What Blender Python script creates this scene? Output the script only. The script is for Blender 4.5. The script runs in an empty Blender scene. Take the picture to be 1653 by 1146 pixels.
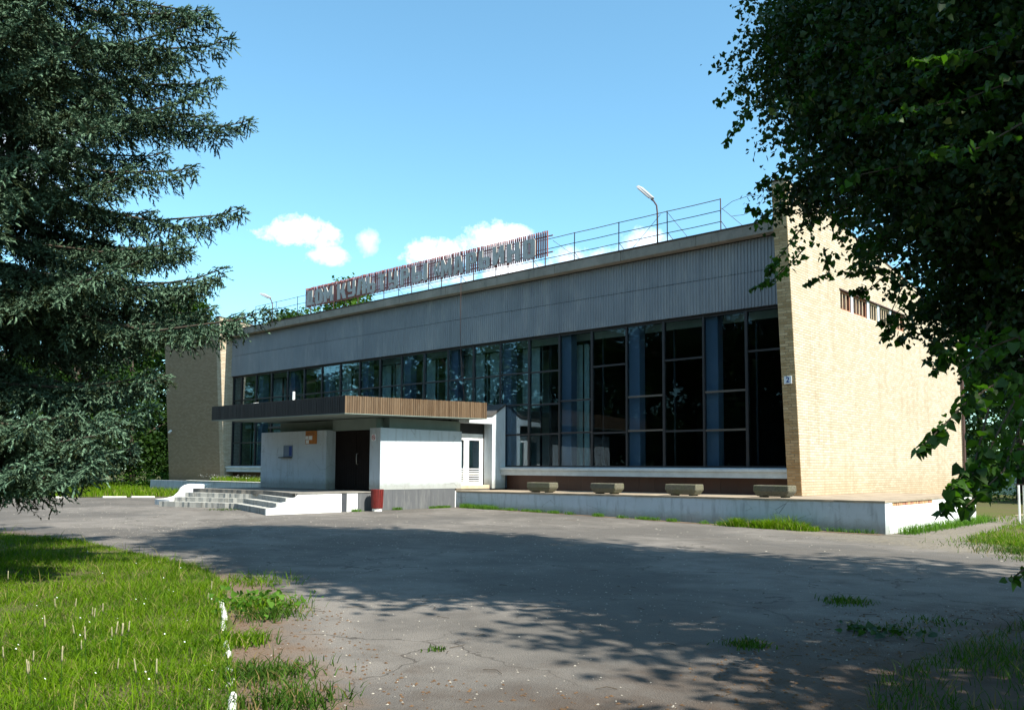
import bpy, math, random
import numpy as np
from mathutils import Vector, Matrix
from mathutils.geometry import tessellate_polygon
random.seed(7); RNG = np.random.default_rng(7)
S = bpy.context.scene
COL = S.collection
R = math.radians

# ------------------------------------------------------------------ camera
cd = bpy.data.cameras.new('camera'); cam = bpy.data.objects.new('camera', cd); COL.objects.link(cam)
cd.sensor_width = 36; cd.lens = 29.86; cd.shift_y = 0.0538; cd.clip_start = 0.05; cd.clip_end = 2000
cam.matrix_world = Matrix(((0.7389, 0.0422, 0.6725, 10.277), (0.6738, -0.0538, -0.7370, -23.56),
                           (0.0051, 0.9977, -0.0681, 1.62), (0, 0, 0, 1)))
S.camera = cam

# ------------------------------------------------------------------ light
SUN_EL = R(49)
sun_vec = Vector((math.cos(SUN_EL), 0.012, math.sin(SUN_EL))).normalized()
sd = bpy.data.lights.new('sun', 'SUN'); sd.energy = 4.9; sd.angle = R(0.53); sd.color = (1.0, 0.93, 0.80)
so = bpy.data.objects.new('sun', sd); COL.objects.link(so); so.location = (30, -10, 40)
so.rotation_euler = (-sun_vec).to_track_quat('-Z', 'Y').to_euler()
W = bpy.data.worlds.new('World'); S.world = W; W.use_nodes = True
S.view_settings.view_transform = 'Standard'; S.view_settings.look = 'None'
S.view_settings.exposure = 1.2; S.view_settings.gamma = 1.0
try: S.view_settings.use_curve_mapping = False
except Exception: pass


def sky_world():
    t = W.node_tree; n = t.nodes; l = t.links; n.clear()
    out = n.new('ShaderNodeOutputWorld'); bg = n.new('ShaderNodeBackground'); bg.inputs['Strength'].default_value = 0.108
    sky = n.new('ShaderNodeTexSky'); sky.sky_type = 'NISHITA'; sky.sun_disc = False
    sky.sun_elevation = SUN_EL; sky.sun_rotation = R(90); sky.air_density = 1.0; sky.dust_density = 0.6; sky.ozone_density = 1.6
    tc = n.new('ShaderNodeTexCoord')
    def math_(op, a, b=None, c=None):
        m = n.new('ShaderNodeMath'); m.operation = op
        for i, v in enumerate((a, b, c)):
            if v is None: continue
            if isinstance(v, (int, float)): m.inputs[i].default_value = v
            else: l.new(v, m.inputs[i])
        return m.outputs[0]
    def noise(scale, det, rough):
        x = n.new('ShaderNodeTexNoise'); x.inputs['Scale'].default_value = scale; x.inputs['Detail'].default_value = det
        x.inputs['Roughness'].default_value = rough; l.new(tc.outputs['Generated'], x.inputs['Vector']); return x.outputs['Fac']
    big = noise(20, 8, .6); fine = noise(70, 8, .65)
    nz = math_('ADD', math_('MULTIPLY', math_('SUBTRACT', big, .5), 3.4), math_('MULTIPLY', math_('SUBTRACT', fine, .5), 1.6))
    # clouds: (azimuth from +Y towards -X, elevation, half width, half height, density) in degrees
    clouds = [(56.4, 14.4, 2.2, 1.0, 1.0), (54.9, 13.0, 1.4, .7, .8), (52.2, 14.0, .7, .8, .45), (47.4, 13.4, 2.3, 1.0, 1.0), (43.6, 14.1, 2.7, 1.35, 1.0), (42.5, 12.2, 4.8, 1.2, 1.0),
              (37.5, 13.2, 2.6, .9, .75), (33.4, 14.0, 1.7, .9, .6), (50, 11.6, 2.2, .6, .35), 
              (75, 17, 4, 2.5, .9), (95, 22, 8, 4, 1), (120, 14, 9, 3, 1), (150, 24, 8, 4, 1), (185, 18, 10, 4, 1), (225, 26, 9, 4, 1), (262, 16, 9, 3, 1), (300, 22, 8, 4, 1), (340, 15, 6, 3, 1), (2, 19, 5, 3, .9), (140, 40, 9, 5, .8), (215, 46, 9, 5, .8), (320, 42, 9, 5, .7)]
    acc = None
    sep = n.new('ShaderNodeSeparateXYZ'); l.new(tc.outputs['Generated'], sep.inputs[0])
    az = math_('ARCTAN2', math_('MULTIPLY', sep.outputs[0], -1), sep.outputs[1])
    el = math_('ARCSINE', sep.outputs[2])
    for a, e, w, h, dn in clouds:
        da = math_('SUBTRACT', az, R(a))
        da = math_('ARCTAN2', math_('SINE', da), math_('COSINE', da))
        de = math_('SUBTRACT', el, R(e + .75))
        q = math_('ADD', math_('POWER', math_('DIVIDE', math_('ABSOLUTE', da), R(w) / math.cos(R(e))), 2),
                  math_('POWER', math_('DIVIDE', math_('ABSOLUTE', de), R(h)), 2))
        v = math_('MULTIPLY', math_('SUBTRACT', 1.0, q), 1.0)
        v = math_('MAXIMUM', math_('ADD', v, .35), -2.0)
        v = math_('MINIMUM', math_('MULTIPLY', math_('MAXIMUM', math_('ADD', v, math_('MULTIPLY', nz, 1.5)), 0.0), .62), 1.0)
        v = math_('MULTIPLY', v, dn)
        acc = v if acc is None else math_('MAXIMUM', acc, v)
    tint = n.new('ShaderNodeMix'); tint.data_type = 'RGBA'; tint.blend_type = 'MULTIPLY'; tint.inputs['Factor'].default_value = 1
    l.new(sky.outputs[0], tint.inputs[6]); tint.inputs[7].default_value = SKY_TINT
    mx = n.new('ShaderNodeMix'); mx.data_type = 'RGBA'
    l.new(acc, mx.inputs['Factor']); l.new(tint.outputs[2], mx.inputs[6]); mx.inputs[7].default_value = (8.2, 8.5, 8.9, 1)
    l.new(mx.outputs[2], bg.inputs['Color']); l.new(bg.outputs[0], out.inputs[0])

SKY_TINT = (.82, 1.18, 1.12, 1)
sky_world()

# ------------------------------------------------------------------ materials
class NT:
    def __init__(s, name, rough=.8, spec=.3):
        s.m = bpy.data.materials.new(name); s.m.use_nodes = True; s.t = s.m.node_tree; s.n = s.t.nodes; s.l = s.t.links
        s.b = s.n['Principled BSDF']; s.b.inputs['Roughness'].default_value = rough
        s.b.inputs['Specular IOR Level'].default_value = spec; s._pos = None
    def pos(s):
        if s._pos is None: s._pos = s.n.new('ShaderNodeNewGeometry').outputs['Position']
        return s._pos
    def set(s, sock, v):
        if isinstance(v, bpy.types.NodeSocket): s.l.new(v, sock)
        elif isinstance(v, (tuple, list)): sock.default_value = tuple(v) + ((1,) if len(v) == 3 and len(sock.default_value) == 4 else ())
        else: sock.default_value = v
    def mp(s, sc=(1, 1, 1)):
        m = s.n.new('ShaderNodeMapping'); m.inputs['Scale'].default_value = sc; s.l.new(s.pos(), m.inputs['Vector']); return m.outputs[0]
    def noise(s, scale, det=4, rough=.55, vec=None):
        x = s.n.new('ShaderNodeTexNoise'); x.inputs['Scale'].default_value = scale; x.inputs['Detail'].default_value = det
        x.inputs['Roughness'].default_value = rough; s.l.new(vec if vec is not None else s.pos(), x.inputs['Vector']); return x.outputs['Fac']
    def vor(s, scale, feat='F1', vec=None):
        x = s.n.new('ShaderNodeTexVoronoi'); x.feature = feat; x.inputs['Scale'].default_value = scale
        s.l.new(vec if vec is not None else s.pos(), x.inputs['Vector']); return x
    def ramp(s, f, a, b, va=0., vb=1.):
        x = s.n.new('ShaderNodeMapRange'); x.inputs[1].default_value = a; x.inputs[2].default_value = b
        x.inputs[3].default_value = va; x.inputs[4].default_value = vb; x.clamp = True; s.l.new(f, x.inputs[0]); return x.outputs[0]
    def mul(s, a, b, op='MULTIPLY'):
        x = s.n.new('ShaderNodeMath'); x.operation = op; s.set(x.inputs[0], a); s.set(x.inputs[1], b); return x.outputs[0]
    def mix(s, f, a, b, blend='MIX'):
        x = s.n.new('ShaderNodeMix'); x.data_type = 'RGBA'; x.blend_type = blend
        s.set(x.inputs[0], f); s.set(x.inputs[6], a); s.set(x.inputs[7], b); return x.outputs[2]
    def rnd(s): return s.n.new('ShaderNodeObjectInfo').outputs['Random']
    def isl(s): return s.n.new('ShaderNodeNewGeometry').outputs['Random Per Island']
    def attr(s, name):
        a = s.n.new('ShaderNodeAttribute'); a.attribute_name = name; return a.outputs['Fac']
    def sep(s):
        x = s.n.new('ShaderNodeSeparateXYZ'); s.l.new(s.pos(), x.inputs[0]); return x.outputs
    def col(s, c): s.set(s.b.inputs['Base Color'], c); return s
    def bump(s, h, st=.3, d=.01):
        x = s.n.new('ShaderNodeBump'); x.inputs['Strength'].default_value = st; x.inputs['Distance'].default_value = d
        s.l.new(h, x.inputs['Height']); s.l.new(x.outputs[0], s.b.inputs['Normal']); return s

M = {}
def simple(name, c, rough=.7, spec=.3, var=.2, scale=3, metal=0, bump=0, bscale=40):
    k = NT(name, rough, spec); nz = k.noise(scale, 6, .65)
    d = tuple(x * (1 - var) for x in c); e = tuple(min(1, x * (1 + var)) for x in c)
    k.col(k.mix(k.ramp(nz, .3, .7), d, e)); k.b.inputs['Metallic'].default_value = metal
    if bump: k.bump(k.noise(bscale, 6, .7), bump)
    M[name] = k.m; return k.m

def painted(name, c, dirt, peel, amount=.5, zlow=None):
    """white wash with dirt, peeling patches and cracks"""
    k = NT(name, .85, .2)
    a = k.noise(1.1, 8, .7); b = k.noise(6, 8, .7); st = k.noise(2.2, 6, .6, k.mp((3.0, 3.0, .5)))
    base = k.mix(k.ramp(a, .3, .75), c, tuple(x * .86 for x in c))
    base = k.mix(k.mul(k.ramp(st, .52, .78), amount), base, dirt)
    base = k.mix(k.mul(k.ramp(b, .66, .69), amount), base, peel)
    cr = k.vor(1.3, 'DISTANCE_TO_EDGE', k.mp((1, 1, 1.4))).outputs['Distance']
    base = k.mix(k.mul(k.mul(k.ramp(cr, 0, .010, 1, 0), k.ramp(a, .5, .6)), amount), base, (.12, .12, .12))
    if zlow is not None:
        z = k.sep()[2]; f = k.mul(k.ramp(k.mul(z, k.mul(b, .3), 'SUBTRACT'), zlow - .12, zlow + .12, 1, 0), .6)
        base = k.mix(f, base, (.20, .19, .15))
    k.col(base); k.bump(k.mul(b, k.ramp(b, .66, .69, 0, 1), 'SUBTRACT'), .35, .01); M[name] = k.m

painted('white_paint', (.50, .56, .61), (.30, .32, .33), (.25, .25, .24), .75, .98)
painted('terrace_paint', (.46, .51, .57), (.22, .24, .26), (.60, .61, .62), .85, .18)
painted('whitewash_lit', (.70, .71, .72), (.44, .44, .42), (.34, .34, .32), .7)  # white paint again, brightened in colour for the sunlit faces
painted('kerb_paint', (.62, .62, .59), (.20, .19, .16), (.16, .15, .13), 1.6)
painted('step_paint', (.36, .36, .34), (.17, .17, .16), (.11, .11, .10), 1.6)
painted('grey_stone', (.10, .105, .115), (.2, .2, .195), (.09, .09, .09), .6)
simple('dark_paint', (.045, .05, .06), .7)

def bricks(name, flip, ca, cb, cc, mortar):
    k = NT(name, .85, .2); x, y, z = k.sep()
    u = k.mul(x, y, 'ADD'); cmb = k.n.new('ShaderNodeCombineXYZ'); k.l.new(u, cmb.inputs[0]); k.l.new(z, cmb.inputs[1])
    br = k.n.new('ShaderNodeTexBrick'); br.inputs['Scale'].default_value = 1; br.inputs['Brick Width'].default_value = .262
    br.inputs['Row Height'].default_value = .079; br.inputs['Mortar Size'].default_value = .0065; br.inputs['Mortar Smooth'].default_value = .2
    br.inputs['Bias'].default_value = -.1; k.l.new(cmb.outputs[0], br.inputs['Vector'])
    br.inputs['Color1'].default_value = ca + (1,); br.inputs['Color2'].default_value = cb + (1,); br.inputs['Mortar'].default_value = mortar + (1,)
    nz = k.noise(.5, 5, .6); st = k.noise(1.5, 5, .6, k.mp((2, 2, .25))); f = k.noise(30, 4, .7)
    c = k.mix(k.mul(k.ramp(nz, .4, .7), .35), br.outputs['Color'], cc)
    c = k.mix(k.mul(k.ramp(st, .5, .75), .5), c, (.26, .20, .13)); c = k.mix(k.mul(k.ramp(z, .9, 1.9, 1, 0), .4), c, (.34, .22, .12))
    c = k.mix(k.mul(k.ramp(f, .3, .7), .12), c, (.2, .15, .08))
    k.col(c); k.bump(k.mul(br.outputs['Fac'], -1.0), .6, .012); M[name] = k.m
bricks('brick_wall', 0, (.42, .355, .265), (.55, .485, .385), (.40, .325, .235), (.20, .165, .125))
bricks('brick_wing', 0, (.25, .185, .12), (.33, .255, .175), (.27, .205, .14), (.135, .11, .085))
k = NT('brick_piece', .85, .2); f = k.noise(24, 5, .7); c = k.mix(k.rnd(), (.34, .24, .12), (.56, .44, .27)); c = k.mix(k.mul(k.ramp(f, .4, .75), .35), c, (.28, .2, .1))
z = k.sep()[2]; c = k.mix(k.mul(k.ramp(k.mul(z, k.noise(2, 4), 'ADD'), 2.2, 4.6, 1, 0), .55), c, (.42, .22, .09)); k.col(c).bump(f, .4); M['brick_piece'] = k.m
simple('mortar', (.20, .17, .13), .95)
simple('red_brick', (.34, .16, .10), .9, var=.35, bump=.4)

k = NT('cladding', .55, .4); st = k.noise(1.0, 6, .65, k.mp((1.5, 1.5, .35))); b = k.noise(.35, 4, .6); f = k.noise(9, 6, .7, k.mp((3, 3, .4)))
c = k.mix(k.ramp(b, .35, .65), (.235, .255, .28), (.175, .195, .22)); c = k.mix(k.mul(k.ramp(st, .5, .72), .6), c, (.36, .36, .355))
c = k.mix(k.mul(k.ramp(f, .45, .8), .45), c, (.12, .125, .13)); c = k.mix(k.mul(k.rnd(), .3), c, (.22, .23, .25)); k.col(c); M['cladding'] = k.m
k = NT('cap_concrete', .9, .2); b = k.noise(1.2, 8, .7); st = k.noise(3, 6, .7, k.mp((2, 2, .4)))
c = k.mix(k.ramp(b, .35, .7), (.30, .27, .235), (.19, .175, .15)); c = k.mix(k.mul(k.ramp(st, .55, .7), .6), c, (.11, .10, .09)); k.col(c).bump(b, .4); M['cap_concrete'] = k.m
simple('roof_felt', (.06, .06, .06), .9, bump=.4); simple('deck', (.27, .22, .165), .95, var=.3, scale=2, bump=.4)
simple('landing_concrete', (.17, .16, .145), .95, var=.35, scale=2.5, bump=.5)
k = NT('slat_metal', .55, .4); st = k.noise(4, 6, .7, k.mp((3, 3, .6))); c = k.mix(k.rnd(), (.07, .042, .022), (.125, .082, .048)); c = k.mix(k.mul(k.ramp(st, .45, .75), .5), c, (.15, .12, .085)); k.col(c); M['slat_metal'] = k.m
k = NT('slat_shaded', .55, .4); st = k.noise(4, 6, .7, k.mp((3, 3, .6))); c = k.mix(k.rnd(), (.014, .013, .014), (.024, .021, .021)); k.col(c); M['slat_shaded'] = k.m  # shaded copy of the brown slats, nearly black for the canopy front
simple('soffit_shade', (.19, .235, .215), .9, var=.12, scale=1.5)  # white porch paint in shade, greenish bounce light put into the colour
simple('frame_dark', (.018, .018, .020), .5, .4); simple('frame_alu', (.13, .115, .10), .4, .5, metal=.6)
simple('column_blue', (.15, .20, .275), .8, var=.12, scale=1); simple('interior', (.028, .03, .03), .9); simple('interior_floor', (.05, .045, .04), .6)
simple('inner_wall', (.40, .47, .42), .9, var=.2, scale=1); simple('curtain', (.50, .62, .56), .95, var=.15, scale=4)
simple('sill_white', (.50, .54, .56), .8, var=.12, scale=3, bump=.3)
k = NT('plinth_tile', .5, .4); c = k.mix(k.rnd(), (.075, .032, .022), (.11, .05, .034)); c = k.mix(k.mul(k.ramp(k.noise(5, 6, .7), .5, .8), .5), c, (.07, .05, .04)); k.col(c); M['plinth_tile'] = k.m
simple('door_dark', (.012, .008, .007), .75, .15); simple('metal_bare', (.45, .44, .42), .35, .5, metal=.9); simple('white_metal', (.78, .79, .8), .5)
simple('beige_step', (.50, .40, .28), .9, bump=.4); simple('orange_board', (.42, .16, .04), .7, var=.25, scale=12); simple('paper', (.72, .75, .78), .9, var=.06, scale=30)
simple('red_paint', (.13, .012, .010), .55, .4, var=.3, scale=8); simple('blue_ink', (.02, .05, .22), .7); simple('red_ink', (.5, .05, .06), .7)
simple('sign_red', (.27, .095, .09), .7, var=.35, scale=5); simple('rust', (.08, .05, .045), .8)
k = NT('letter_metal', .6, .4); st = k.noise(3, 6, .7, k.mp((2, 2, .8))); c = k.mix(k.ramp(st, .35, .7), (.50, .49, .47), (.34, .33, .31)); c = k.mix(k.mul(k.ramp(k.noise(8, 6, .7), .6, .75), .6), c, (.28, .2, .12)); k.col(c); M['letter_metal'] = k.m
k = NT('aggregate', .95, .2); v = k.vor(55); f = k.noise(70, 4, .7); c = k.mix(k.ramp(v.outputs['Distance'], .1, .6), (.19, .18, .14), (.085, .08, .06)); c = k.mix(k.mul(k.ramp(k.noise(2.5, 5, .6), .45, .65), .5), c, (.10, .11, .055)); k.col(c).bump(v.outputs['Distance'], .7, .012); M['aggregate'] = k.m
simple('bark', (.05, .04, .03), .95, var=.4, scale=9, bump=.9, bscale=18); simple('twig', (.06, .045, .03), .9)
simple('fence_concrete', (.36, .38, .38), .9, var=.3, scale=2, bump=.4); simple('fence_mint', (.34, .46, .42), .8, var=.15)
simple('house_wall', (.62, .64, .66), .9); simple('house_base', (.42, .13, .07), .9); simple('shingle', (.2, .19, .18), .8); simple('stone_white', (.70, .69, .66), .9, var=.2, scale=10, bump=.4)
simple('lamp_grey', (.30, .31, .33), .5, .5); simple('lamp_glass', (.55, .56, .55), .3, .5); simple('pink', (.75, .12, .35), .8)
simple('blue_panel', (.12, .2, .42), .6)

k = NT('glass', .03, .5); k.n.remove(k.b)
tr = k.n.new('ShaderNodeBsdfTransparent'); tr.inputs[0].default_value = (.70, .78, .82, 1); gl = k.n.new('ShaderNodeBsdfGlossy'); gl.inputs['Roughness'].default_value = .015; gl.inputs['Color'].default_value = (.85, .92, 1, 1)
fr = k.n.new('ShaderNodeFresnel'); fr.inputs['IOR'].default_value = 1.5; sc = k.mul(fr.outputs[0], .32); bp = k.n.new('ShaderNodeBump'); bp.inputs['Strength'].default_value = .05; bp.inputs['Distance'].default_value = .05
k.l.new(k.noise(.9, 2, .4), bp.inputs['Height']); k.l.new(bp.outputs[0], gl.inputs['Normal'])
ms = k.n.new('ShaderNodeMixShader'); k.l.new(sc, ms.inputs[0]); k.l.new(tr.outputs[0], ms.inputs[1]); k.l.new(gl.outputs[0], ms.inputs[2]); k.l.new(ms.outputs[0], k.n['Material Output'].inputs[0]); M['glass'] = k.m

def leafmat(name, ca, cb, trans=.45, cc=None, rough=.5, spec=.35):
    k = NT(name, rough, spec); a = k.attr('tint')
    c = k.mix(k.ramp(a, .0, 1.), ca, cb)
    if cc: c = k.mix(k.ramp(a, .93, .95), c, cc)
    k.col(c)
    if trans:
        t = k.n.new('ShaderNodeBsdfTranslucent'); k.l.new(k.mix(1., c, (1.5, 1.7, .6), 'MULTIPLY'), t.inputs[0])
        ms = k.n.new('ShaderNodeMixShader'); ms.inputs[0].default_value = trans; k.l.new(k.b.outputs[0], ms.inputs[1]); k.l.new(t.outputs[0], ms.inputs[2])
        k.l.new(ms.outputs[0], k.n['Material Output'].inputs[0])
    M[name] = k.m
leafmat('linden_leaf', (.009, .026, .005), (.024, .060, .010), .30, (.14, .17, .05))
leafmat('broad_leaf', (.02, .055, .006), (.065, .135, .014), .32, None, .6, .15)
leafmat('broad_leaf_dark', (.010, .030, .006), (.034, .075, .012), .25, None, .6, .12)
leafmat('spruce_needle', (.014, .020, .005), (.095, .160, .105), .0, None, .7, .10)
leafmat('grass_blade', (.024, .078, .001), (.125, .215, .004), .35, (.24, .21, .08), .6, .12)
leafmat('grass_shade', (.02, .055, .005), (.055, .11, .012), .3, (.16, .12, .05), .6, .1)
leafmat('weed_leaf', (.03, .09, .008), (.085, .18, .018), .35, None, .6, .15)

# ------------------------------------------------------------------ mesh helpers
class MB:
    def __init__(s): s.v = []; s.f = []
    def add(s, vs, fs):
        o = len(s.v); s.v += [tuple(map(float, p)) for p in vs]; s.f += [tuple(i + o for i in q) for q in fs]; return s
    def box(s, x0, x1, y0, y1, z0, z1):
        return s.add([(x0, y0, z0), (x1, y0, z0), (x1, y1, z0), (x0, y1, z0), (x0, y0, z1), (x1, y0, z1), (x1, y1, z1), (x0, y1, z1)],
                     [(3, 2, 1, 0), (4, 5, 6, 7), (0, 1, 5, 4), (1, 2, 6, 5), (2, 3, 7, 6), (3, 0, 4, 7)])
    def hexa(s, p):  # 8 corners, bottom 4 ccw, top 4 ccw
        return s.add(p, [(3, 2, 1, 0), (4, 5, 6, 7), (0, 1, 5, 4), (1, 2, 6, 5), (2, 3, 7, 6), (3, 0, 4, 7)])
    def prism(s, poly, axis, a, b, holes=()):
        """extrude a 2-D polygon (list of pairs) between a and b along axis; pair order is the other two axes in x,y,z order"""
        def P(q, t):
            q = list(q); q.insert('xyz'.index(axis), t); return tuple(q)
        loops = [list(poly)] + [list(h) for h in holes]
        tri = tessellate_polygon([[Vector((p[0], p[1], 0)) for p in lp] for lp in loops])
        flat = [p for lp in loops for p in lp]; n = len(flat); o = len(s.v)
        s.v += [P(p, a) for p in flat] + [P(p, b) for p in flat]
        for t in tri: s.f.append(tuple(i + o for i in t)); s.f.append(tuple(i + o + n for i in reversed(t)))
        c = 0
        for lp in loops:
            m = len(lp)
            for i in range(m): j = (i + 1) % m; s.f.append((o + c + i, o + c + j, o + n + c + j, o + n + c + i))
            c += m
        return s
    def tube(s, pts, r, seg=8, r1=None):
        pts = [Vector(p) for p in pts]; n = len(pts); o = len(s.v); r1 = r if r1 is None else r1
        up = Vector((0, 0, 1)); prev = None
        for i, p in enumerate(pts):
            d = (pts[min(i + 1, n - 1)] - pts[max(i - 1, 0)]).normalized()
            a = d.cross(up if abs(d.z) < .95 else Vector((1, 0, 0))).normalized() if prev is None else (prev - d * prev.dot(d)).normalized()
            prev = a; b = d.cross(a); rr = r + (r1 - r) * i / max(1, n - 1)
            for j in range(seg):
                t = 2 * math.pi * j / seg; s.v.append(tuple(p + a * math.cos(t) * rr + b * math.sin(t) * rr))
        for i in range(n - 1):
            for j in range(seg):
                k2 = (j + 1) % seg; s.f.append((o + i * seg + j, o + i * seg + k2, o + (i + 1) * seg + k2, o + (i + 1) * seg + j))
        s.f.append(tuple(o + j for j in reversed(range(seg)))); s.f.append(tuple(o + (n - 1) * seg + j for j in range(seg)))
        return s

def origin(o):
    v = Vector((0, 0, 0))
    while o is not None: v = v + o.location; o = o.parent
    return v
def mesh_of(mb, name, off=Vector((0, 0, 0)), bevel=0, smooth=False):
    me = bpy.data.meshes.new(name); me.from_pydata([(v[0] - off.x, v[1] - off.y, v[2] - off.z) for v in mb.v], [], mb.f); me.update()
    import bmesh
    bm = bmesh.new(); bm.from_mesh(me); bmesh.ops.recalc_face_normals(bm, faces=bm.faces)
    if bevel: bmesh.ops.bevel(bm, geom=[e for e in bm.edges if e.calc_face_angle(0) > .5], offset=bevel, segments=1, affect='EDGES', clamp_overlap=True)
    bm.to_mesh(me); bm.free()
    if smooth: me.shade_smooth()
    return me
def tagit(o, label=None, cat=None, group=None, kind=None):
    for k_, v in (('label', label), ('category', cat), ('group', group), ('kind', kind)):
        if v: o[k_] = v
    return o
def empty(name, loc, label, cat, group=None):
    o = bpy.data.objects.new(name, None); o.empty_display_size = .3; COL.objects.link(o); o.location = loc; return tagit(o, label, cat, group)
def part(name, mb, mat, parent, bevel=0, smooth=False, label=None, kind=None):
    me = mesh_of(mb, name, origin(parent), bevel, smooth); me.materials.append(M[mat])
    o = bpy.data.objects.new(name, me); COL.objects.link(o); o.parent = parent; return tagit(o, label, None, None, kind)
def thing(name, mb, mat, loc, label, cat, group=None, kind=None, bevel=0, smooth=False):
    loc = Vector(loc); me = mesh_of(mb, name, loc, bevel, smooth); me.materials.append(M[mat])
    o = bpy.data.objects.new(name, me); COL.objects.link(o); o.location = loc; return tagit(o, label, cat, group, kind)
def inst(name, me, wloc, parent, scale=None, rot=None):
    o = bpy.data.objects.new(name, me); COL.objects.link(o); o.parent = parent; o.location = Vector(wloc) - (origin(parent) if parent else Vector((0, 0, 0)))
    if scale: o.scale = scale
    if rot: o.rotation_euler = rot
    return o
def copy_thing(root, loc, rz=0, sc=1, label=None, group=None):
    r = root.copy(); COL.objects.link(r); r.location = loc; r.rotation_euler = (0, 0, rz); r.scale = (sc, sc, sc)
    if label: r['label'] = label
    if group: r['group'] = group
    for ch in root.children:
        c_ = ch.copy(); COL.objects.link(c_); c_.parent = r
        for g in ch.children: d_ = g.copy(); COL.objects.link(d_); d_.parent = c_
    return r
def np_mesh(name, V, F, mat, tint=None, parent=None, loc=(0, 0, 0)):
    """V (n,3), F (m,k) arrays -> object; tint one value per face"""
    me = bpy.data.meshes.new(name); n, k_ = F.shape
    me.vertices.add(len(V)); me.vertices.foreach_set('co', V.astype(np.float32).ravel())
    me.loops.add(n * k_); me.loops.foreach_set('vertex_index', F.astype(np.int32).ravel())
    me.polygons.add(n); me.polygons.foreach_set('loop_start', np.arange(0, n * k_, k_, dtype=np.int32))
    me.update(calc_edges=True)
    if tint is not None:
        a = me.attributes.new('tint', 'FLOAT', 'FACE'); a.data.foreach_set('value', tint.astype(np.float32))
    me.materials.append(M[mat]); o = bpy.data.objects.new(name, me); COL.objects.link(o); o.location = loc
    if parent: o.parent = parent
    return o
def unit(v): return v / np.maximum(np.linalg.norm(v, axis=-1, keepdims=True), 1e-9)

# ------------------------------------------------------------------ ground
def gz(x):
    t = min(1, max(0, (3.1 - x) / 14.8)); return .08 + .14 * t * t * (3 - 2 * t) if x > -11.7 else .22
def gza(x):
    t = np.clip((3.1 - x) / 14.8, 0, 1); return .08 + .14 * t * t * (3 - 2 * t)
def sheet(name, poly, dz, mat, step=1.0, kind='structure', jag=0):
    """ground sheet following gz; poly in xy"""
    xs = [p[0] for p in poly]; mb = MB()
    cuts = [x for x in np.arange(-14, 6, step)]
    cur = [(p[0], p[1]) for p in poly]
    if jag:
        out = []
        for i, p in enumerate(cur):
            q = cur[(i + 1) % len(cur)]; L = math.hypot(q[0] - p[0], q[1] - p[1]); m = max(1, min(60, int(L / .35)))
            for j in range(m):
                t = j / m; w = jag * (random.random() - .5) * (0 if j == 0 else 1); out.append((p[0] + (q[0] - p[0]) * t + w, p[1] + (q[1] - p[1]) * t + w))
        cur = out
    import bmesh
    bm = bmesh.new(); vs = [bm.verts.new((p[0], p[1], 0)) for p in cur]
    for t in tessellate_polygon([[Vector((p[0], p[1], 0)) for p in cur]]):
        try: bm.faces.new([vs[i] for i in t])
        except ValueError: pass
    for c_ in cuts:
        bmesh.ops.bisect_plane(bm, geom=bm.verts[:] + bm.edges[:] + bm.faces[:], plane_co=(c_, 0, 0), plane_no=(1, 0, 0))
    for v in bm.verts: v.co.z = gz(v.co.x) + dz
    bmesh.ops.recalc_face_normals(bm, faces=bm.faces)
    for f in bm.faces:
        if f.normal.z < 0: f.normal_flip()
    me = bpy.data.meshes.new(name); bm.to_mesh(me); bm.free(); me.materials.append(M[mat])
    o = bpy.data.objects.new(name, me); COL.objects.link(o); o['kind'] = kind; return o

k = NT('soil', .95, .1); a = k.noise(.35, 6, .6); b = k.noise(14, 6, .7)
c = k.mix(k.ramp(a, .35, .65), (.06, .075, .02), (.085, .065, .04)); c = k.mix(k.mul(k.ramp(b, .4, .7), .5), c, (.10, .11, .04)); k.col(c).bump(b, .6, .03); M['soil'] = k.m
k = NT('asphalt', .92, .25)
big = k.noise(.22, 6, .6); mid = k.noise(1.7, 7, .65); fin = k.noise(60, 4, .7); v = k.vor(85); grit = k.vor(23)
c = k.mix(k.ramp(big, .42, .58), (.104, .096, .088), (.178, .163, .148)); c = k.mix(k.mul(k.ramp(mid, .45, .7), .7), c, (.085, .077, .070))
c = k.mix(k.mul(k.ramp(fin, .45, .75), .6), c, (.05, .047, .044)); c = k.mix(k.mul(k.ramp(v.outputs['Distance'], .0, .22, 1, 0), .45), c, (.28, .26, .235))
c = k.mix(k.mul(k.ramp(grit.outputs['Distance'], .0, .07, 1, 0), .8), c, (.36, .34, .31))
warp = k.n.new('ShaderNodeVectorMath'); warp.operation = 'ADD'; k.l.new(k.pos(), warp.inputs[0]); nn = k.n.new('ShaderNodeTexNoise'); nn.inputs['Scale'].default_value = 1.1; nn.inputs['Detail'].default_value = 6
k.l.new(k.pos(), nn.inputs['Vector']); vs_ = k.n.new('ShaderNodeVectorMath'); vs_.operation = 'SCALE'; vs_.inputs[3].default_value = 1.6; k.l.new(nn.outputs['Color'], vs_.inputs[0]); k.l.new(vs_.outputs[0], warp.inputs[1])
cr = k.vor(.42, 'DISTANCE_TO_EDGE', warp.outputs[0]).outputs['Distance']
c = k.mix(k.mul(k.mul(k.ramp(cr, 0, .010, 1, 0), k.ramp(big, .42, .52)), .85), c, (.035, .03, .025))
pp = k.ramp(k.noise(.38, 3, .4), .60, .615); c = k.mix(k.mul(pp, .35), c, (.075, .072, .07))
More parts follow.
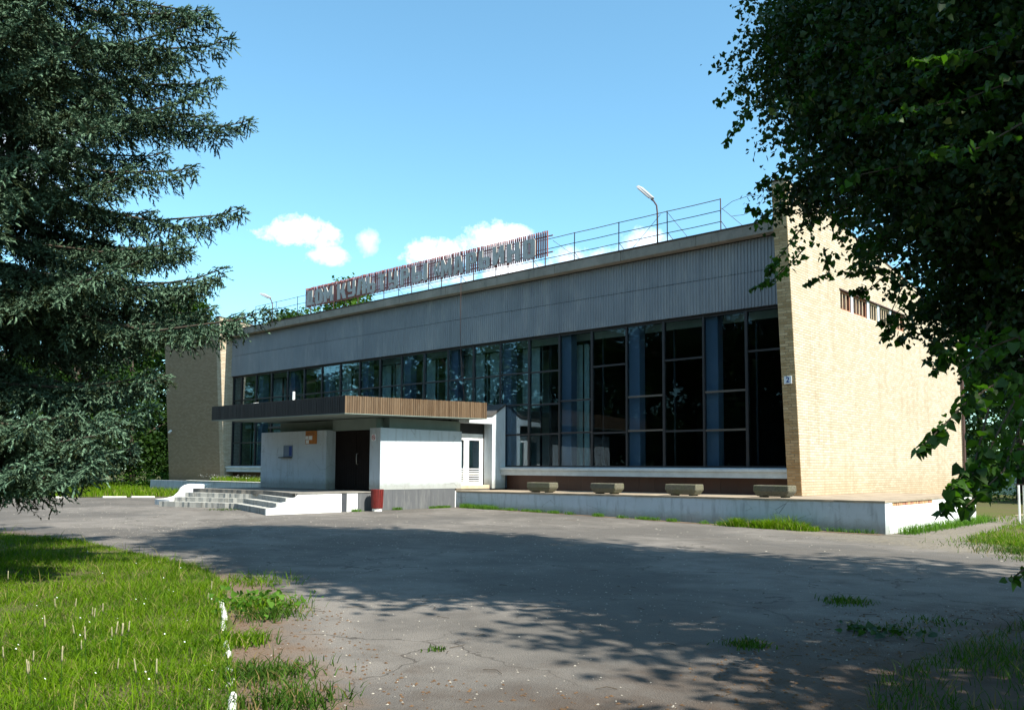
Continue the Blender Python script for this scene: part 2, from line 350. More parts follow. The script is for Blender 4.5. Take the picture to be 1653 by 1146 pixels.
# soil and needle litter blown onto the surface: along the right lawn, along the kerb, in patches
x, y, z = k.sep()
d1 = k.mul(k.ramp(k.mul(k.mul(k.mul(x, 1.0), k.mul(y, .25), 'SUBTRACT'), k.mul(mid, 3.6), 'ADD'), 12.3, 14.2), k.ramp(y, -8.5, -10.5))
gv = k.ramp(k.mul(k.mul(k.mul(y, k.mul(x, .42), 'ADD'), k.mul(k.ramp(x, -4, 3), 2.2), 'ADD'), k.mul(mid, 2.4), 'ADD'), -.6, .5)
gc = k.vor(34); c = k.mix(k.mul(k.mul(gv, k.ramp(k.noise(9, 6, .75), .38, .55)), .8), c, k.mix(gc.outputs['Color'], (.10, .085, .06), (.25, .22, .17)))
c = k.mix(k.mul(d1, .8), c, (.055, .036, .024))
ln = k.mul(k.mul(k.mul(x, 1.03, 'SUBTRACT'), .468, 'MULTIPLY'), k.mul(k.mul(y, -18.35, 'SUBTRACT'), .884), 'ADD')
d2 = k.mul(k.ramp(k.mul(ln, k.mul(mid, 1.5), 'ADD'), 1.05, 1.55, 1, 0), k.ramp(y, -16.9, -17.6))
c = k.mix(k.mul(d2, .8), c, k.mix(k.ramp(fin, .35, .65), (.085, .05, .03), (.17, .115, .075)))
pt = k.ramp(k.noise(.55, 7, .7), .60, .72); c = k.mix(k.mul(pt, .6), c, (.075, .055, .042))
k.col(c).bump(k.mul(k.mul(fin, k.mul(v.outputs['Distance'], .9), 'ADD'), k.mul(mid, 1.5), 'ADD'), .8, .008); M['asphalt'] = k.m
k = NT('gravel', .95, .15); v = k.vor(30); b = k.noise(2, 6, .7); c = k.mix(v.outputs['Color'], (.16, .13, .09), (.42, .36, .28)); c = k.mix(k.ramp(b, .45, .65), c, (.20, .16, .11)); k.col(c).bump(v.outputs['Distance'], .9, .02); M['gravel'] = k.m
k = NT('dirt', .95, .15); b = k.noise(3, 7, .7); f = k.noise(40, 5, .7); c = k.mix(k.ramp(b, .3, .7), (.09, .06, .04), (.15, .115, .085)); c = k.mix(k.mul(k.ramp(f, .5, .7), .6), c, (.20, .15, .10)); k.col(c).bump(f, .6, .02); M['dirt'] = k.m

sheet('ground', [(-400, -300), (300, -300), (300, 400), (-400, 400)], 0, 'soil', 1.0)
sheet('asphalt_yard', [(-70, -60), (30, -60), (30, -6.5), (7, -4.4), (5.0, -3.2), (3.1, -2.7), (3.1, -2.3), (-11.6, -2.3), (-11.6, -7), (-18, -7), (-20, -1.0), (-37, -1.0), (-39, -1.6), (-70, -1.0)], .004, 'asphalt', 1.0, jag=.16)
sheet('terrace_verge', [(-11.6, -2.3), (-11.6, -2.72), (-6, -2.70), (0, -2.8), (3.08, -2.8), (3.08, -2.3)], .010, 'dirt', 1.0, jag=.10)
sheet('side_path', [(3.12, -2.68), (5.0, -3.1), (4.7, 0), (4.5, 6), (3.9, 9.4), (3.12, 9.4)], .004, 'asphalt', 1)
LAWN = [(-30, -17.9), (-9.5, -17.6), (-6.75, -17.1), (-4, -17.1), (-1.3, -17.35), (.2, -17.9), (1.2, -18.45), (3.0, -19.45), (5.0, -20.5), (8.5, -22.4), (8.0, -30), (-30, -30)]
sheet('lawn', LAWN, .014, 'soil', .7, jag=.12)
RLAWN = [(8.2, -12.3), (9.5, -11.5), (14, -10), (20, -11), (20, -22), (8.7, -19.4), (7.9, -18.4), (7.7, -17.2), (7.75, -15.5)]

sheet('side_path', [(3.2, 9.5), (60, 6.5), (60, 9.0), (3.2, 11.6)], .012, 'gravel', 1)
sheet('side_path', [(3.0, 14.5), (60, 12.5), (60, 17.5), (3.0, 18.5)], .012, 'deck', 1)

# ------------------------------------------------------------------ building
SL = -.0871   # lean of the wall ends: forward with height
def lean(z): return (z - .88) * SL
hall = empty('community_hall', (-16, 0, .22), 'long flat-roofed yellow brick community hall with a tall dark glass front and grey corrugated band', 'building')
PX = .42; YB = 16.4
def ptop(y): return 9.80 - .117 * y      # parapet top
# right side wall in pieces round the window band
mb = MB()
mb.prism([(0.08, .1), (YB, .1), (YB, 6.70), (lean(6.70), 6.70), (0, .88), (0, .1)], 'x', -PX, 0)
part('side_wall', mb, 'brick_wall', hall)
mb = MB().prism([(lean(6.70), 6.70), (3.12, 6.70), (3.12, 7.32), (lean(7.32), 7.32)], 'x', -PX, 0)
part('side_wall', mb, 'brick_wall', hall)
part('side_wall', MB().prism([(9.22, 6.70), (YB, 6.70), (YB, 7.32), (9.22, 7.32)], 'x', -PX, 0), 'brick_wall', hall)
part('side_wall', MB().prism([(lean(7.32), 7.32), (YB, 7.32), (YB, ptop(YB)), (lean(9.88), ptop(lean(9.88)))], 'x', -PX, 0), 'brick_wall', hall)
mb = MB(); mb.hexa([(-PX - .03, lean(9.9) - .03, ptop(lean(9.9))), (.03, lean(9.9) - .03, ptop(lean(9.9))), (.03, YB, ptop(YB)), (-PX - .03, YB, ptop(YB)),
                    (-PX - .03, lean(9.9) - .03, ptop(lean(9.9)) + .04), (.03, lean(9.9) - .03, ptop(lean(9.9)) + .04), (.03, YB, ptop(YB) + .04), (-PX - .03, YB, ptop(YB) + .04)])
part('coping', mb, 'rust', hall)
# bricks on the front end of the right wall
def brick_mesh(w, name):
    mb_ = MB().box(0, w, 0, .10, 0, .067); me = mesh_of(mb_, name, bevel=.003); me.materials.append(M['brick_piece']); return me
full, half = brick_mesh(.250, 'brick_full'), brick_mesh(.152, 'brick_half')
zz = .885; row = 0; nb = 0
while zz + .07 < 9.84:
    y = lean(zz) - .012
    xs = [(-PX + .002, full), (-PX + .264, half)] if row % 2 == 0 else [(-PX + .002, half), (-PX + .166, full)]
    for xx, me in xs:
        inst('brick', me, (xx + random.uniform(-.001, .001), y + random.uniform(-.003, .003), zz), hall, None, (.0871, 0, 0)); nb += 1
    zz += .079; row += 1
# side windows
ys = [(3.12, 4.08), (4.27, 5.52), (5.72, 6.50), (6.68, 7.72), (7.9, 9.22)]
for i, (a, b) in enumerate(ys):
    w = part('window', MB().box(-.10, -.06, a, b, 6.70, 6.76).box(-.10, -.06, a, b, 7.27, 7.32).box(-.10, -.06, a, a + .05, 6.76, 7.27).box(-.10, -.06, b - .05, b, 6.76, 7.27), 'beige_step' if i in (2, 3) else 'red_brick', hall)
    n_ = 3 if b - a > 1 else 2
    for j in range(1, n_ + 1):
        yy = a + .05 + (b - a - .1) * j / (n_ + 1); part('bar', MB().box(-.10, -.055, yy - .02, yy + .02, 6.762, 7.268), 'beige_step', w)
    part('pane', MB().box(-.14, -.12, a, b, 6.70, 7.32), 'interior' if i in (2, 3) else 'plinth_tile', w)
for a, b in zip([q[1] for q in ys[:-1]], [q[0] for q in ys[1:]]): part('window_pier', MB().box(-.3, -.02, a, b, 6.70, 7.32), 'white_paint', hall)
part('lintel', MB().box(-.05, .03, 3.05, 9.3, 7.32, 7.36), 'rust', hall)
# downpipe at the far end
part('downpipe', MB().tube([(.08, 16.3, .3), (.08, 16.3, 7.7)], .06), 'rust', hall)
# left fin and wing
XL = -32.3
part('fin_wall', MB().prism([(0.06, .2), (YB, .2), (YB, ptop(YB)), (lean(9.72) + .24, ptop(lean(9.72)) - .1), (.02, .88)], 'x', XL - PX, XL), 'brick_wall', hall)
part('coping', MB().hexa([(XL - PX - .03, -.57, 9.745), (XL + .03, -.57, 9.745), (XL + .03, YB, ptop(YB)), (XL - PX - .03, YB, ptop(YB)), (XL - PX - .03, -.57, 9.785), (XL + .03, -.57, 9.785), (XL + .03, YB, ptop(YB) + .04), (XL - PX - .03, YB, ptop(YB) + .04)]), 'rust', hall)
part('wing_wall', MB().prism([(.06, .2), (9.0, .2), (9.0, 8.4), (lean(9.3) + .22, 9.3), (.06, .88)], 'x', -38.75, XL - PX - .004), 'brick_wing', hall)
part('coping', MB().hexa([(-38.8, -.56, 9.3), (XL - PX - .01, -.56, 9.3), (XL - PX - .01, 9, 8.4), (-38.8, 9, 8.4), (-38.8, -.56, 9.34), (XL - PX - .01, -.56, 9.34), (XL - PX - .01, 9, 8.44), (-38.8, 9, 8.44)]), 'rust', hall)
part('rear_wall', MB().box(XL + .01, -PX - .01, YB - .3, YB - .01, .2, 7.0), 'brick_wing', hall)
# roof slab and edge cap
part('roof', MB().hexa([(XL + .005, .3, 8.66), (-PX - .005, .3, 8.66), (-PX - .005, YB - .02, 6.9), (XL + .005, YB - .02, 6.9), (XL + .005, .3, 8.98), (-PX - .005, .3, 8.98), (-PX - .005, YB - .02, 7.2), (XL + .005, YB - .02, 7.2)]), 'roof_felt', hall)
nseg = 11; w_ = (-PX - .01 - (XL + .01)) / nseg
for i in range(nseg):
    x0 = XL + .01 + i * w_; part('roof_cap', MB().box(x0 + .006, x0 + w_ - .006, -.04 + random.uniform(-.006, .006), .298, 8.67, 9.0), 'cap_concrete', hall, bevel=.012)
part('roof_flashing', MB().box(XL + .01, -PX - .01, -.07, .35, 9.003, 9.035), 'rust', hall)
# corrugated band
def corrugated(w, h, pitch, dep):
    mb_ = MB(); n = int(round(w / pitch)); p = w / n; pts = []
    for i in range(n): pts += [(i * p, 0), (i * p + p * .30, 0), (i * p + p * .42, dep), (i * p + p * .88, dep)]
    pts.append((w, 0)); V = [(x, y, 0) for x, y in pts] + [(x, y, h) for x, y in pts]; m = len(pts)
    mb_.add(V, [(i, i + 1, m + i + 1, m + i) for i in range(m - 1)]); mb_.box(0, w, dep + .01, dep + .03, 0, h)
    me = mesh_of(mb_, 'cladding_panel'); me.materials.append(M['cladding']); return me
NP = 11; pw = (-PX - .01 - XL - .012) / NP
top_me, low_me = corrugated(pw - .012, .985, .1125, .026), corrugated(pw - .012, 1.085, .1125, .026)
for i in range(NP):
    x0 = XL + .01 + i * pw
    inst('cladding_panel', low_me, (x0 + .006, .262, 6.545), hall, None, (random.uniform(-.003, .003), 0, 0)); inst('cladding_panel', top_me, (x0 + .006, .275, 7.65), hall, None, (random.uniform(-.003, .003), 0, 0))
part('backing_wall', MB().box(XL + .01, -PX - .01, .345, .55, 6.56, 8.66), 'interior', hall)
# glazed front
GY = .42; XK = [-.38 - 1.477 * i for i in range(22)]
XK = [x for x in XK if x > XL + .3] + [XL + .06]
Z0, Z1 = 1.67, 6.52
BARS = {0: [5.22], 1: [4.05, 2.84], 2: [5.18, 2.85], 3: [4.05, 2.90], 4: [5.2, 2.86], 5: [4.06, 2.90], 6: [5.2, 3.98, 2.88], 7: [5.22, 4.02, 2.88]}
def bars(i):
    if i in BARS: return BARS[i]
    return [5.2, 4.02, 2.9] if i % 4 != 1 else [5.2, 4.02, 2.9]
for i, x in enumerate(XK):
    t = .035 if i % 2 == 0 else .045
    zl = Z0 if (x < -19 or x > -11.9) else 3.98
    xa = min(x, -PX - .04)
    part('mullion', MB().box(xa - t, xa + t, GY - .05, GY + .07, zl, Z1), 'frame_dark', hall)
for i in range(len(XK) - 1):
    xr, xl_ = min(XK[i], -PX - .04) - .045, XK[i + 1] + .045
    zl = Z0 if (xl_ < -19.4 or xr > -11.9 and xl_ > -12.3) else 4.0
    bs = sorted([b for b in bars(i) if b > zl + .3])
    alu = i in (1, 3) 
    edges = [zl] + bs + [Z1 - .05]
    for j, b in enumerate(bs):
        part('transom', MB().box(xl_ + .001, xr - .001, GY - .035, GY + .05, b - .03, b + .03), 'frame_alu' if (alu and b < 4.2) else 'frame_dark', hall)
    part('transom', MB().box(xl_ + .001, xr - .001, GY - .035, GY + .05, Z1 - .07, Z1), 'frame_dark', hall)
    part('transom', MB().box(xl_ + .001, xr - .001, GY - .035, GY + .05, zl, zl + .05), 'frame_dark', hall)
    for j in range(len(edges) - 1):
        a, b = edges[j] + .05, edges[j + 1] - .03
        me = mesh_of(MB().box(0, xr - xl_, -.003, .003, 0, b - a), 'pane'); me.materials.append(M['glass'])
        inst('pane', me, (xl_, GY, a), hall, None, (random.uniform(-.006, .006), 0, random.uniform(-.007, .007)))
part('glazing_head', MB().box(XL + .01, -PX - .01, .30, .56, Z1 + .002, Z1 + .04), 'frame_dark', hall)
# second glazing line, columns, interior
for x in XK[:-1]:
    xa = min(x, -PX - .1); part('inner_mullion', MB().box(xa - .03, xa + .03, 1.05, 1.13, .95 if x > -12 or x < -19 else 3.9, 6.3), 'frame_dark', hall)
for a, b in ((-12.15, -.45), (XL + .03, -12.2)):
    part('inner_beam', MB().box(a, b, 1.03, 1.15, 6.302, 6.55), 'inner_wall', hall)
for i in range(11):
    x = -3.35 - 2.955 * i
    if x - .1 > XL: part('column', MB().box(x, x + .43, .56, .9, .86, 6.56), 'column_blue', hall, bevel=.01)
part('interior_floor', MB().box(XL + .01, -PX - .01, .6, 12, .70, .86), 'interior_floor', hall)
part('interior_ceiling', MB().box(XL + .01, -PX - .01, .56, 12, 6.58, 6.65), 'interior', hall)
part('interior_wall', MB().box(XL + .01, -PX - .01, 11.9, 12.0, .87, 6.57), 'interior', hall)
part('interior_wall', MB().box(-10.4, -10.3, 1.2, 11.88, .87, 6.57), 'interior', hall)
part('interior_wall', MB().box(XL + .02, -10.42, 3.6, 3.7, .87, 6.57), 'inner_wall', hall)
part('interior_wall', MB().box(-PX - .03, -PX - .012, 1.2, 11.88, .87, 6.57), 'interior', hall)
part('gallery_floor', MB().box(XL + .02, -12.2, 1.2, 3.58, 3.72, 3.9), 'inner_wall', hall)
def curtain(x0, x1, z0, z1, y, shape=None):
    n = max(6, int((x1 - x0) / .06)); mb_ = MB()
    for j in range(6):
        for i in range(n + 1):
            t = i / n; s_ = j / 5; x = x0 + (x1 - x0) * t; zb = z0 if shape is None else shape(t)
            mb_.v.append((x, y + .035 * math.sin(i * 1.3) + .01 * math.sin(i * .41), z1 + (zb - z1) * s_))
    for j in range(5):
        for i in range(n): a = j * (n + 1) + i; mb_.f.append((a, a + 1, a + n + 2, a + n + 1))
    part('curtain', mb_, 'curtain', hall, smooth=True)
for i in range(7, 21):
    x0 = XK[i + 1] if i + 1 < len(XK) else XL; x1 = XK[i]
    if i == 8: 
        curtain(x0 + .1, x0 + .62, 4, 6.28, 1.25, lambda t: 4.1 + 1.3 * t ** 2); curtain(x0 + .95, x1 - .1, 4, 6.28, 1.25, lambda t: 5.4 - 1.3 * t)
    elif random.random() < .8: curtain(x0 + random.choice((.08, .4)), x1 - .08, 3.95, 6.28, 1.25)
for x0, x1 in ((-9.2, -8.9), (-8.8, -8.6), (-31.9, -31.0), (-29.6, -28.7), (-27.9, -27.4), (-30.6,-30.1)): curtain(x0, x1, .95, 3.6 if x0 < -20 else 6.2, 1.3)
# sill and tiled base
for a, b in ((-11.93, -PX - .012), (XL + .01, -18.95)):
    part('window_sill', MB().prism([(.12, 1.36), (.56, 1.36), (.56, 1.665), (.36, 1.665), (.06, 1.63), (.06, 1.55), (.12, 1.53)], 'x', a, b), 'sill_white', hall)
    n_ = int((b - a) / .6); w2 = (b - a) / n_
    for j in range(n_): part('tile', MB().box(a + j * w2 + .003, a + (j + 1) * w2 - .003, .50 + random.uniform(0, .004), .56, .80, 1.355), 'plinth_tile', hall)
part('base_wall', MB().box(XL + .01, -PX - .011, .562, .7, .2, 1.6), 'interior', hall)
part('wall_light', MB().tube([(-38.1, -.2, 3.72), (-38.1, -.32, 3.66), (-38.1, -.36, 3.56)], .05, 8, .07), 'white_metal', hall, smooth=True)

# entrance block ------------------------------------------------------
EX = -11.7
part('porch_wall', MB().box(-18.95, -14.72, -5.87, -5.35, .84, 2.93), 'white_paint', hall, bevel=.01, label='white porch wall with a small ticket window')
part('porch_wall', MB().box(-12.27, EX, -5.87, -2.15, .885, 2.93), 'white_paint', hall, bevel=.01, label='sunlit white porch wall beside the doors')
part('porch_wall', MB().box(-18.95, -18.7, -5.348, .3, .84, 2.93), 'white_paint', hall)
part('porch_upper_wall', MB().box(-18.55, -14.0, -5.3, .3, 2.933, 3.30).box(-13.998, -11.95, -5.3, -2.0, 2.933, 3.30), 'soffit_shade', hall)
part('porch_lintel', MB().box(-14.715, -12.275, -5.60, -5.302, 2.90, 3.29), 'soffit_shade', hall)
d = part('door', MB().box(-14.72, -13.51, -5.46, -5.40, .86, 2.895), 'door_dark', hall, label='dark brown left leaf of the main door')
for j in range(9): part('board', MB().box(-14.70 + j * .132, -14.70 + j * .132 + .124, -5.468, -5.4605, .90, 2.87), 'door_dark', d)
d = part('door', MB().box(-13.50, -12.27, -5.46, -5.40, .86, 2.895), 'door_dark', hall, label='dark brown right leaf of the main door with a metal pull')
for j in range(9): part('board', MB().box(-13.48 + j * .132, -13.48 + j * .132 + .124, -5.468, -5.4605, .90, 2.87), 'door_dark', d)
part('handle', MB().tube([(-13.42, -5.47, 1.72), (-13.42, -5.52, 1.74), (-13.42, -5.53, 1.92), (-13.42, -5.52, 2.08), (-13.42, -5.47, 2.10)], .014), 'metal_bare', d)
part('ticket_window', MB().box(-17.38, -17.33, -5.885, -5.872, 2.0, 2.42).box(-16.83, -16.78, -5.885, -5.872, 2.0, 2.42).box(-17.33, -16.83, -5.885, -5.872, 2.38, 2.42).box(-17.33, -16.83, -5.885, -5.872, 2.0, 2.04), 'column_blue', hall)
tw = hall.children[-1]
part('shutter', MB().box(-17.33, -17.02, -5.882, -5.873, 2.04, 2.38), 'column_blue', tw); part('opening', MB().box(-17.018, -16.83, -5.878, -5.873, 2.04, 2.38), 'blue_ink', tw)
part('shelf', MB().box(-17.55, -16.8, -6.0, -5.872, 1.96, 1.99), 'frame_dark', tw)
# side vestibule with glazed door
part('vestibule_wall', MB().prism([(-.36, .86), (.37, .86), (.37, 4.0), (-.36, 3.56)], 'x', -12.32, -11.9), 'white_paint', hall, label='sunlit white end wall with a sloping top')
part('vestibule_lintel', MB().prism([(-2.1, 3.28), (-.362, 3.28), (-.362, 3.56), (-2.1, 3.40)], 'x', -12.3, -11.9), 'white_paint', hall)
part('vestibule_roof', MB().prism([(-2.3, 3.43), (-.37, 3.58), (.36, 4.02), (.36, 4.09), (-.42, 3.66), (-2.3, 3.5)], 'x', -18.7, -11.86), 'roof_felt', hall)
part('door_step', MB().box(-12.9, -12.0, -2.1, -.37, .84, .985), 'beige_step', hall, bevel=.02)
part('vestibule_fanlight', MB().box(-12.42, -12.38, -2.14, -.37, 2.90, 3.42), 'interior', hall)
DX = -12.4
gd = part('glazed_door', MB().box(DX - .05, DX + .03, -2.14, -2.05, .99, 2.9).box(DX - .05, DX + .03, -.46, -.37, .99, 2.9).box(DX - .05, DX + .03, -2.05, -.46, 2.78, 2.9).box(DX - .05, DX + .03, -1.31, -1.20, .99, 2.78)
     .box(DX - .05, DX + .03, -2.05, -1.31, .99, 1.10).box(DX - .05, DX + .03, -1.20, -.46, .99, 1.10).box(DX - .04, DX + .028, -2.05, -1.95, 1.1, 2.78).box(DX - .04, DX + .028, -1.39, -1.31, 1.1, 2.78).box(DX - .04, DX + .028, -1.2, -1.12, 1.1, 2.78).box(DX - .04, DX + .028, -.56, -.46, 1.1, 2.78)
     .box(DX - .04, DX + .028, -1.95, -1.39, 2.66, 2.78).box(DX - .04, DX + .028, -1.12, -.56, 2.66, 2.78), 'white_metal', hall, label='white framed glazed double door')
for a, b in ((-1.95, -1.39), (-1.12, -.56)):
    part('pane', MB().box(DX - .012, DX - .004, a, b, 1.1, 2.66), 'glass', gd)
    for j in range(6): part('bar', MB().box(DX + .031, DX + .055, a - .06, b + .06, 1.14 + j * .085, 1.175 + j * .085), 'white_metal', gd)
part('vestibule_room', MB().box(-14.2, -14.1, -5.29, .3, .86, 2.93).box(-14.09, -12.45, -2.2, -2.15, .86, 2.93), 'interior', hall)
part('roof_post', MB().tube([(-11.7, -1.2, .86), (-11.7, -1.2, .87)], .01), 'rust', hall) if False else None
# canopy -------------------------------------------------------------
CX0, CX1, CY0, CY1 = -19.15, -11.0, -7.84, -1.58
def cz(x, y, top):
    u_ = (x - CX0) / (CX1 - CX0); v_ = (y - CY0) / (CY1 - CY0)
    a = (3.84, 3.82, 3.98, 3.97) if top else (3.335, 3.28, 3.42, 3.40)
    return a[0] * (1 - u_) * (1 - v_) + a[1] * u_ * (1 - v_) + a[2] * (1 - u_) * v_ + a[3] * u_ * v_
can = part('canopy', MB().hexa([(x, y, cz(x, y, 0) + .03) for x, y in ((CX0 + .05, CY0 + .05), (CX1 - .05, CY0 + .05), (CX1 - .05, CY1), (CX0 + .05, CY1))] + [(x, y, cz(x, y, 1) - .04) for x, y in ((CX0 + .05, CY0 + .05), (CX1 - .05, CY0 + .05), (CX1 - .05, CY1), (CX0 + .05, CY1))]), 'soffit_shade', hall, label='flat porch canopy edged with upright slats')
part('canopy_back', MB().box(-18.6, -12.0, CY1 + .002, .3, 3.52, 3.56), 'roof_felt', hall)
part('beam', MB().box(-31.9, -19.0, .22, .36, 3.93, 4.02), 'frame_dark', hall) if False else None
part('canopy_beam', MB().box(-25.6, -18.56, -1.5, -1.38, 3.44, 3.54), 'frame_dark', hall)
sl = mesh_of(MB().add([(0, 0, 0), (.078, 0, 0), (.078, .03, 0), (0, .03, 0), (0, 0, 1), (.078, 0, 1), (.078, .03, 1), (0, .03, 1)], [(3, 2, 1, 0), (4, 5, 6, 7), (0, 1, 5, 4), (1, 2, 6, 5), (2, 3, 7, 6), (3, 0, 4, 7)]), 'slat'); sl.materials.append(M['slat_metal'])
sld = sl.copy(); sld.materials.clear(); sld.materials.append(M['slat_shaded'])
n_ = 68; stp = (CY1 - CY0) / n_
for i in range(n_):
    y = CY0 + i * stp + .005; a, b = cz(CX1, y, 0), cz(CX1, y, 1) + random.uniform(-.006, .006)
    o = inst('slat', sl, (CX1 + .0 + random.uniform(-.004, .004), y, a), can, (1, 1, b - a), (0, 0, R(90))); 
n_ = 88; stp = (CX1 - CX0) / n_
for i in range(n_):
    x = CX0 + i * stp + .005; a, b = cz(x, CY0, 0), cz(x, CY0, 1) + random.uniform(-.004, .004)
    inst('slat', sld, (x, CY0 - .0 + random.uniform(-.003, .003), a), can, (1, 1, b - a))
part('edge_strip', MB().hexa([(CX0, CY0 - .005, cz(CX0, CY0, 0) - .02), (CX1 + .005, CY0 - .005, cz(CX1, CY0, 0) - .02), (CX1 + .005, CY1, cz(CX1, CY1, 0) - .02), (CX0, CY1, cz(CX0, CY1, 0) - .02),
      (CX0, CY0 - .005, cz(CX0, CY0, 0) - .003), (CX1 + .005, CY0 - .005, cz(CX1, CY0, 0) - .003), (CX1 + .005, CY1, cz(CX1, CY1, 0) - .003), (CX0, CY1, cz(CX0, CY1, 0) - .003)]), 'soffit_shade', can)
thing('white_pipe', MB().tube([(-19.9, -4.0, 3.9), (-19.9, -4.0, 4.82)], .06), 'white_metal', (-19.9, -4.0, 3.9), 'short white pipe standing upright on the porch canopy roof', 'pipe', smooth=False) if False else None
thing('white_pipe', MB().tube([(-18.75, -4.6, 3.9), (-18.75, -4.6, 4.60)], .05), 'white_metal', (-18.75, -4.6, 3.9), 'short white pipe standing upright behind the canopy edge', 'pipe')
thing('loose_board', MB().hexa([(-18.95, -7.0, 3.86), (-17.0, -7.4, 3.86), (-17.0, -7.2, 3.86), (-18.95, -6.8, 3.86), (-18.95, -7.0, 3.90), (-17.0, -7.4, 3.90), (-17.0, -7.2, 3.93), (-18.95, -6.8, 3.89)]), 'white_metal', (-18, -7.1, 3.86), 'loose white board lying on top of the porch canopy', 'board')
# hanging cable
thing('roof_cable', MB().tube([(-13.95, -.09, 9.2), (-13.96, -.09, 7), (-13.9, -.06, 5.4), (-13.75, -.06, 4.5), (-13.7, -.1, 4.05)], .012, 5), 'rust', (-13.95, -.09, 4.05), 'thin cable hanging from the roof edge down to the porch', 'cable')

# wall signs ---------------------------------------------------------
def text_mesh(s, size, name):
    cu = bpy.data.curves.new(name, 'FONT'); cu.body = s; cu.size = size; cu.align_x = 'CENTER'; cu.align_y = 'CENTER'; cu.extrude = .003; cu.offset = size * .012
    o = bpy.data.objects.new(name, cu); COL.objects.link(o); dg = bpy.context.evaluated_depsgraph_get(); me = bpy.data.meshes.new_from_object(o.evaluated_get(dg)); bpy.data.objects.remove(o); return me
hn = thing('house_number_sign', MB().box(-.335, -.105, -.335, -.318, 4.07, 4.29), 'paper', (-.22, -.33, 4.07), 'small white plate with a blue number 2 on the brick corner pillar', 'sign', bevel=.003)
tm = text_mesh('2', .22, 'digit'); tm.materials.append(M['blue_ink']); inst('digit', tm, (-.22, -.341, 4.18), hn, None, (R(90), 0, 0))
nb_ = thing('notice_board', MB().box(-15.95, -15.27, -5.90, -5.873, 2.45, 2.92), 'orange_board', (-15.6, -5.88, 2.45), 'orange brown notice board high on the white porch wall', 'notice board', bevel=.004)
for a, b, c_, d_ in ((-15.93, -15.76, 2.62, 2.74), (-15.73, -15.52, 2.60, 2.74), (-15.90, -15.72, 2.47, 2.60)): part('paper', MB().box(a, b, -5.908, -5.902, c_, d_), 'paper', nb_)
part('print', MB().box(-15.9, -15.35, -5.9045, -5.901, 2.78, 2.80).box(-15.85, -15.4, -5.9045, -5.901, 2.84, 2.86), 'rust', nb_)
ns = thing('no_smoking_sign', MB().box(-12.15, -11.94, -5.884, -5.873, 2.50, 2.72), 'paper', (-12.05, -5.88, 2.5), 'small square no smoking sign on the white pillar by the door', 'sign')
mb = MB(); cxs, czs = -12.045, 2.61
for i in range(20):
    a, b = 2 * math.pi * i / 20, 2 * math.pi * (i + 1) / 20
    mb.hexa([(cxs + r_ * math.cos(t), y_, czs + r_ * math.sin(t)) for y_ in (-5.885, -5.888) for r_, t in ((.065, a), (.085, a), (.085, b), (.065, b))])
part('ring', mb, 'red_ink', ns); q = .052
part('bar', MB().hexa([(cxs - q, -5.8905, czs + q), (cxs - q + .016, -5.8905, czs + q + .01), (cxs + q + .01, -5.8905, czs - q + .016), (cxs + q, -5.8905, czs - q), (cxs - q, -5.889, czs + q), (cxs - q + .016, -5.889, czs + q + .01), (cxs + q + .01, -5.889, czs - q + .016), (cxs + q, -5.889, czs - q)]), 'red_ink', ns)
part('cigarette', MB().box(cxs - .05, cxs + .05, -5.888, -5.885, czs - .012, czs + .006), 'rust', ns)

# terrace ------------------------------------------------------------
ter = empty('terrace', (-4.3, 0, .1), 'raised concrete terrace with whitewashed front wall below the big windows', 'terrace')
def tz(x): return .88 + .0048 * (x - 3)
n_ = 10; xs_ = np.linspace(EX + .001, 3.09, n_ + 1)
for i in range(n_):
    a, b = xs_[i], xs_[i + 1]
    part('wall_panel', MB().hexa([(a, -2.4, -.1), (b, -2.4, -.1), (b, -2.1, -.1), (a, -2.1, -.1), (a, -2.4, tz(a) - .055), (b, -2.4, tz(b) - .055), (b, -2.1, tz(b) - .055), (a, -2.1, tz(a) - .055)]), 'terrace_paint', ter) if False else None
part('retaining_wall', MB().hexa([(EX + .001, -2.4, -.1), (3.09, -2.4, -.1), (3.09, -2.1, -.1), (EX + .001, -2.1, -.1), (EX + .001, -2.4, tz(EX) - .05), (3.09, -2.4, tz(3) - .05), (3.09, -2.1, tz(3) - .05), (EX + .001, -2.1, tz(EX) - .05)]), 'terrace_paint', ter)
part('retaining_wall', MB().box(2.85, 3.092, -2.098, 5.6, -.1, .74), 'whitewash_lit', ter, label='sunlit whitewashed end wall of the terrace')
part('retaining_wall', MB().box(2.86, 3.088, 1.3, 5.6, .741, .83).box(2.86, 3.088, -2.098, -1.88, .741, .83), 'whitewash_lit', ter)
bm_ = mesh_of(MB().box(0, .12, 0, .068, 0, .085), 'brick', bevel=.004); bm_.materials.append(M['red_brick']); bm2 = bm_.copy(); bm2.materials.clear(); bm2.materials.append(M['brick_piece'])
for i in range(40): inst('brick', random.choice((bm_, bm2)), (2.955 + random.uniform(-.006, .006), -1.87 + i * .079, .743), ter, None, (0, 0, random.uniform(-.03, .03)))
def slab_poly():
    mb_ = MB(); pts = [(EX + .002, -2.42)]; n2 = 60
    for i in range(1, n2): x = EX + (3.1 - EX) * i / n2; pts.append((x, -2.42 + random.uniform(-.012, .012)))
    pts += [(3.10, -2.42), (3.10, 5.6), (-.002, 5.6), (-.002, .55), (EX + .002, .5)]
    nn = len(pts); mb_.v = [(p[0], p[1], tz(p[0]) - .048) for p in pts] + [(p[0], p[1], tz(p[0])) for p in pts]
    tri = tessellate_polygon([[Vector((p[0], p[1], 0)) for p in pts]])
    for t in tri: mb_.f += [tuple(t), tuple(i + nn for i in reversed(t))]
    for i in range(nn): j = (i + 1) % nn; mb_.f.append((i, j, nn + j, nn + i))
    return mb_
part('deck_slab', slab_poly(), 'deck', ter)
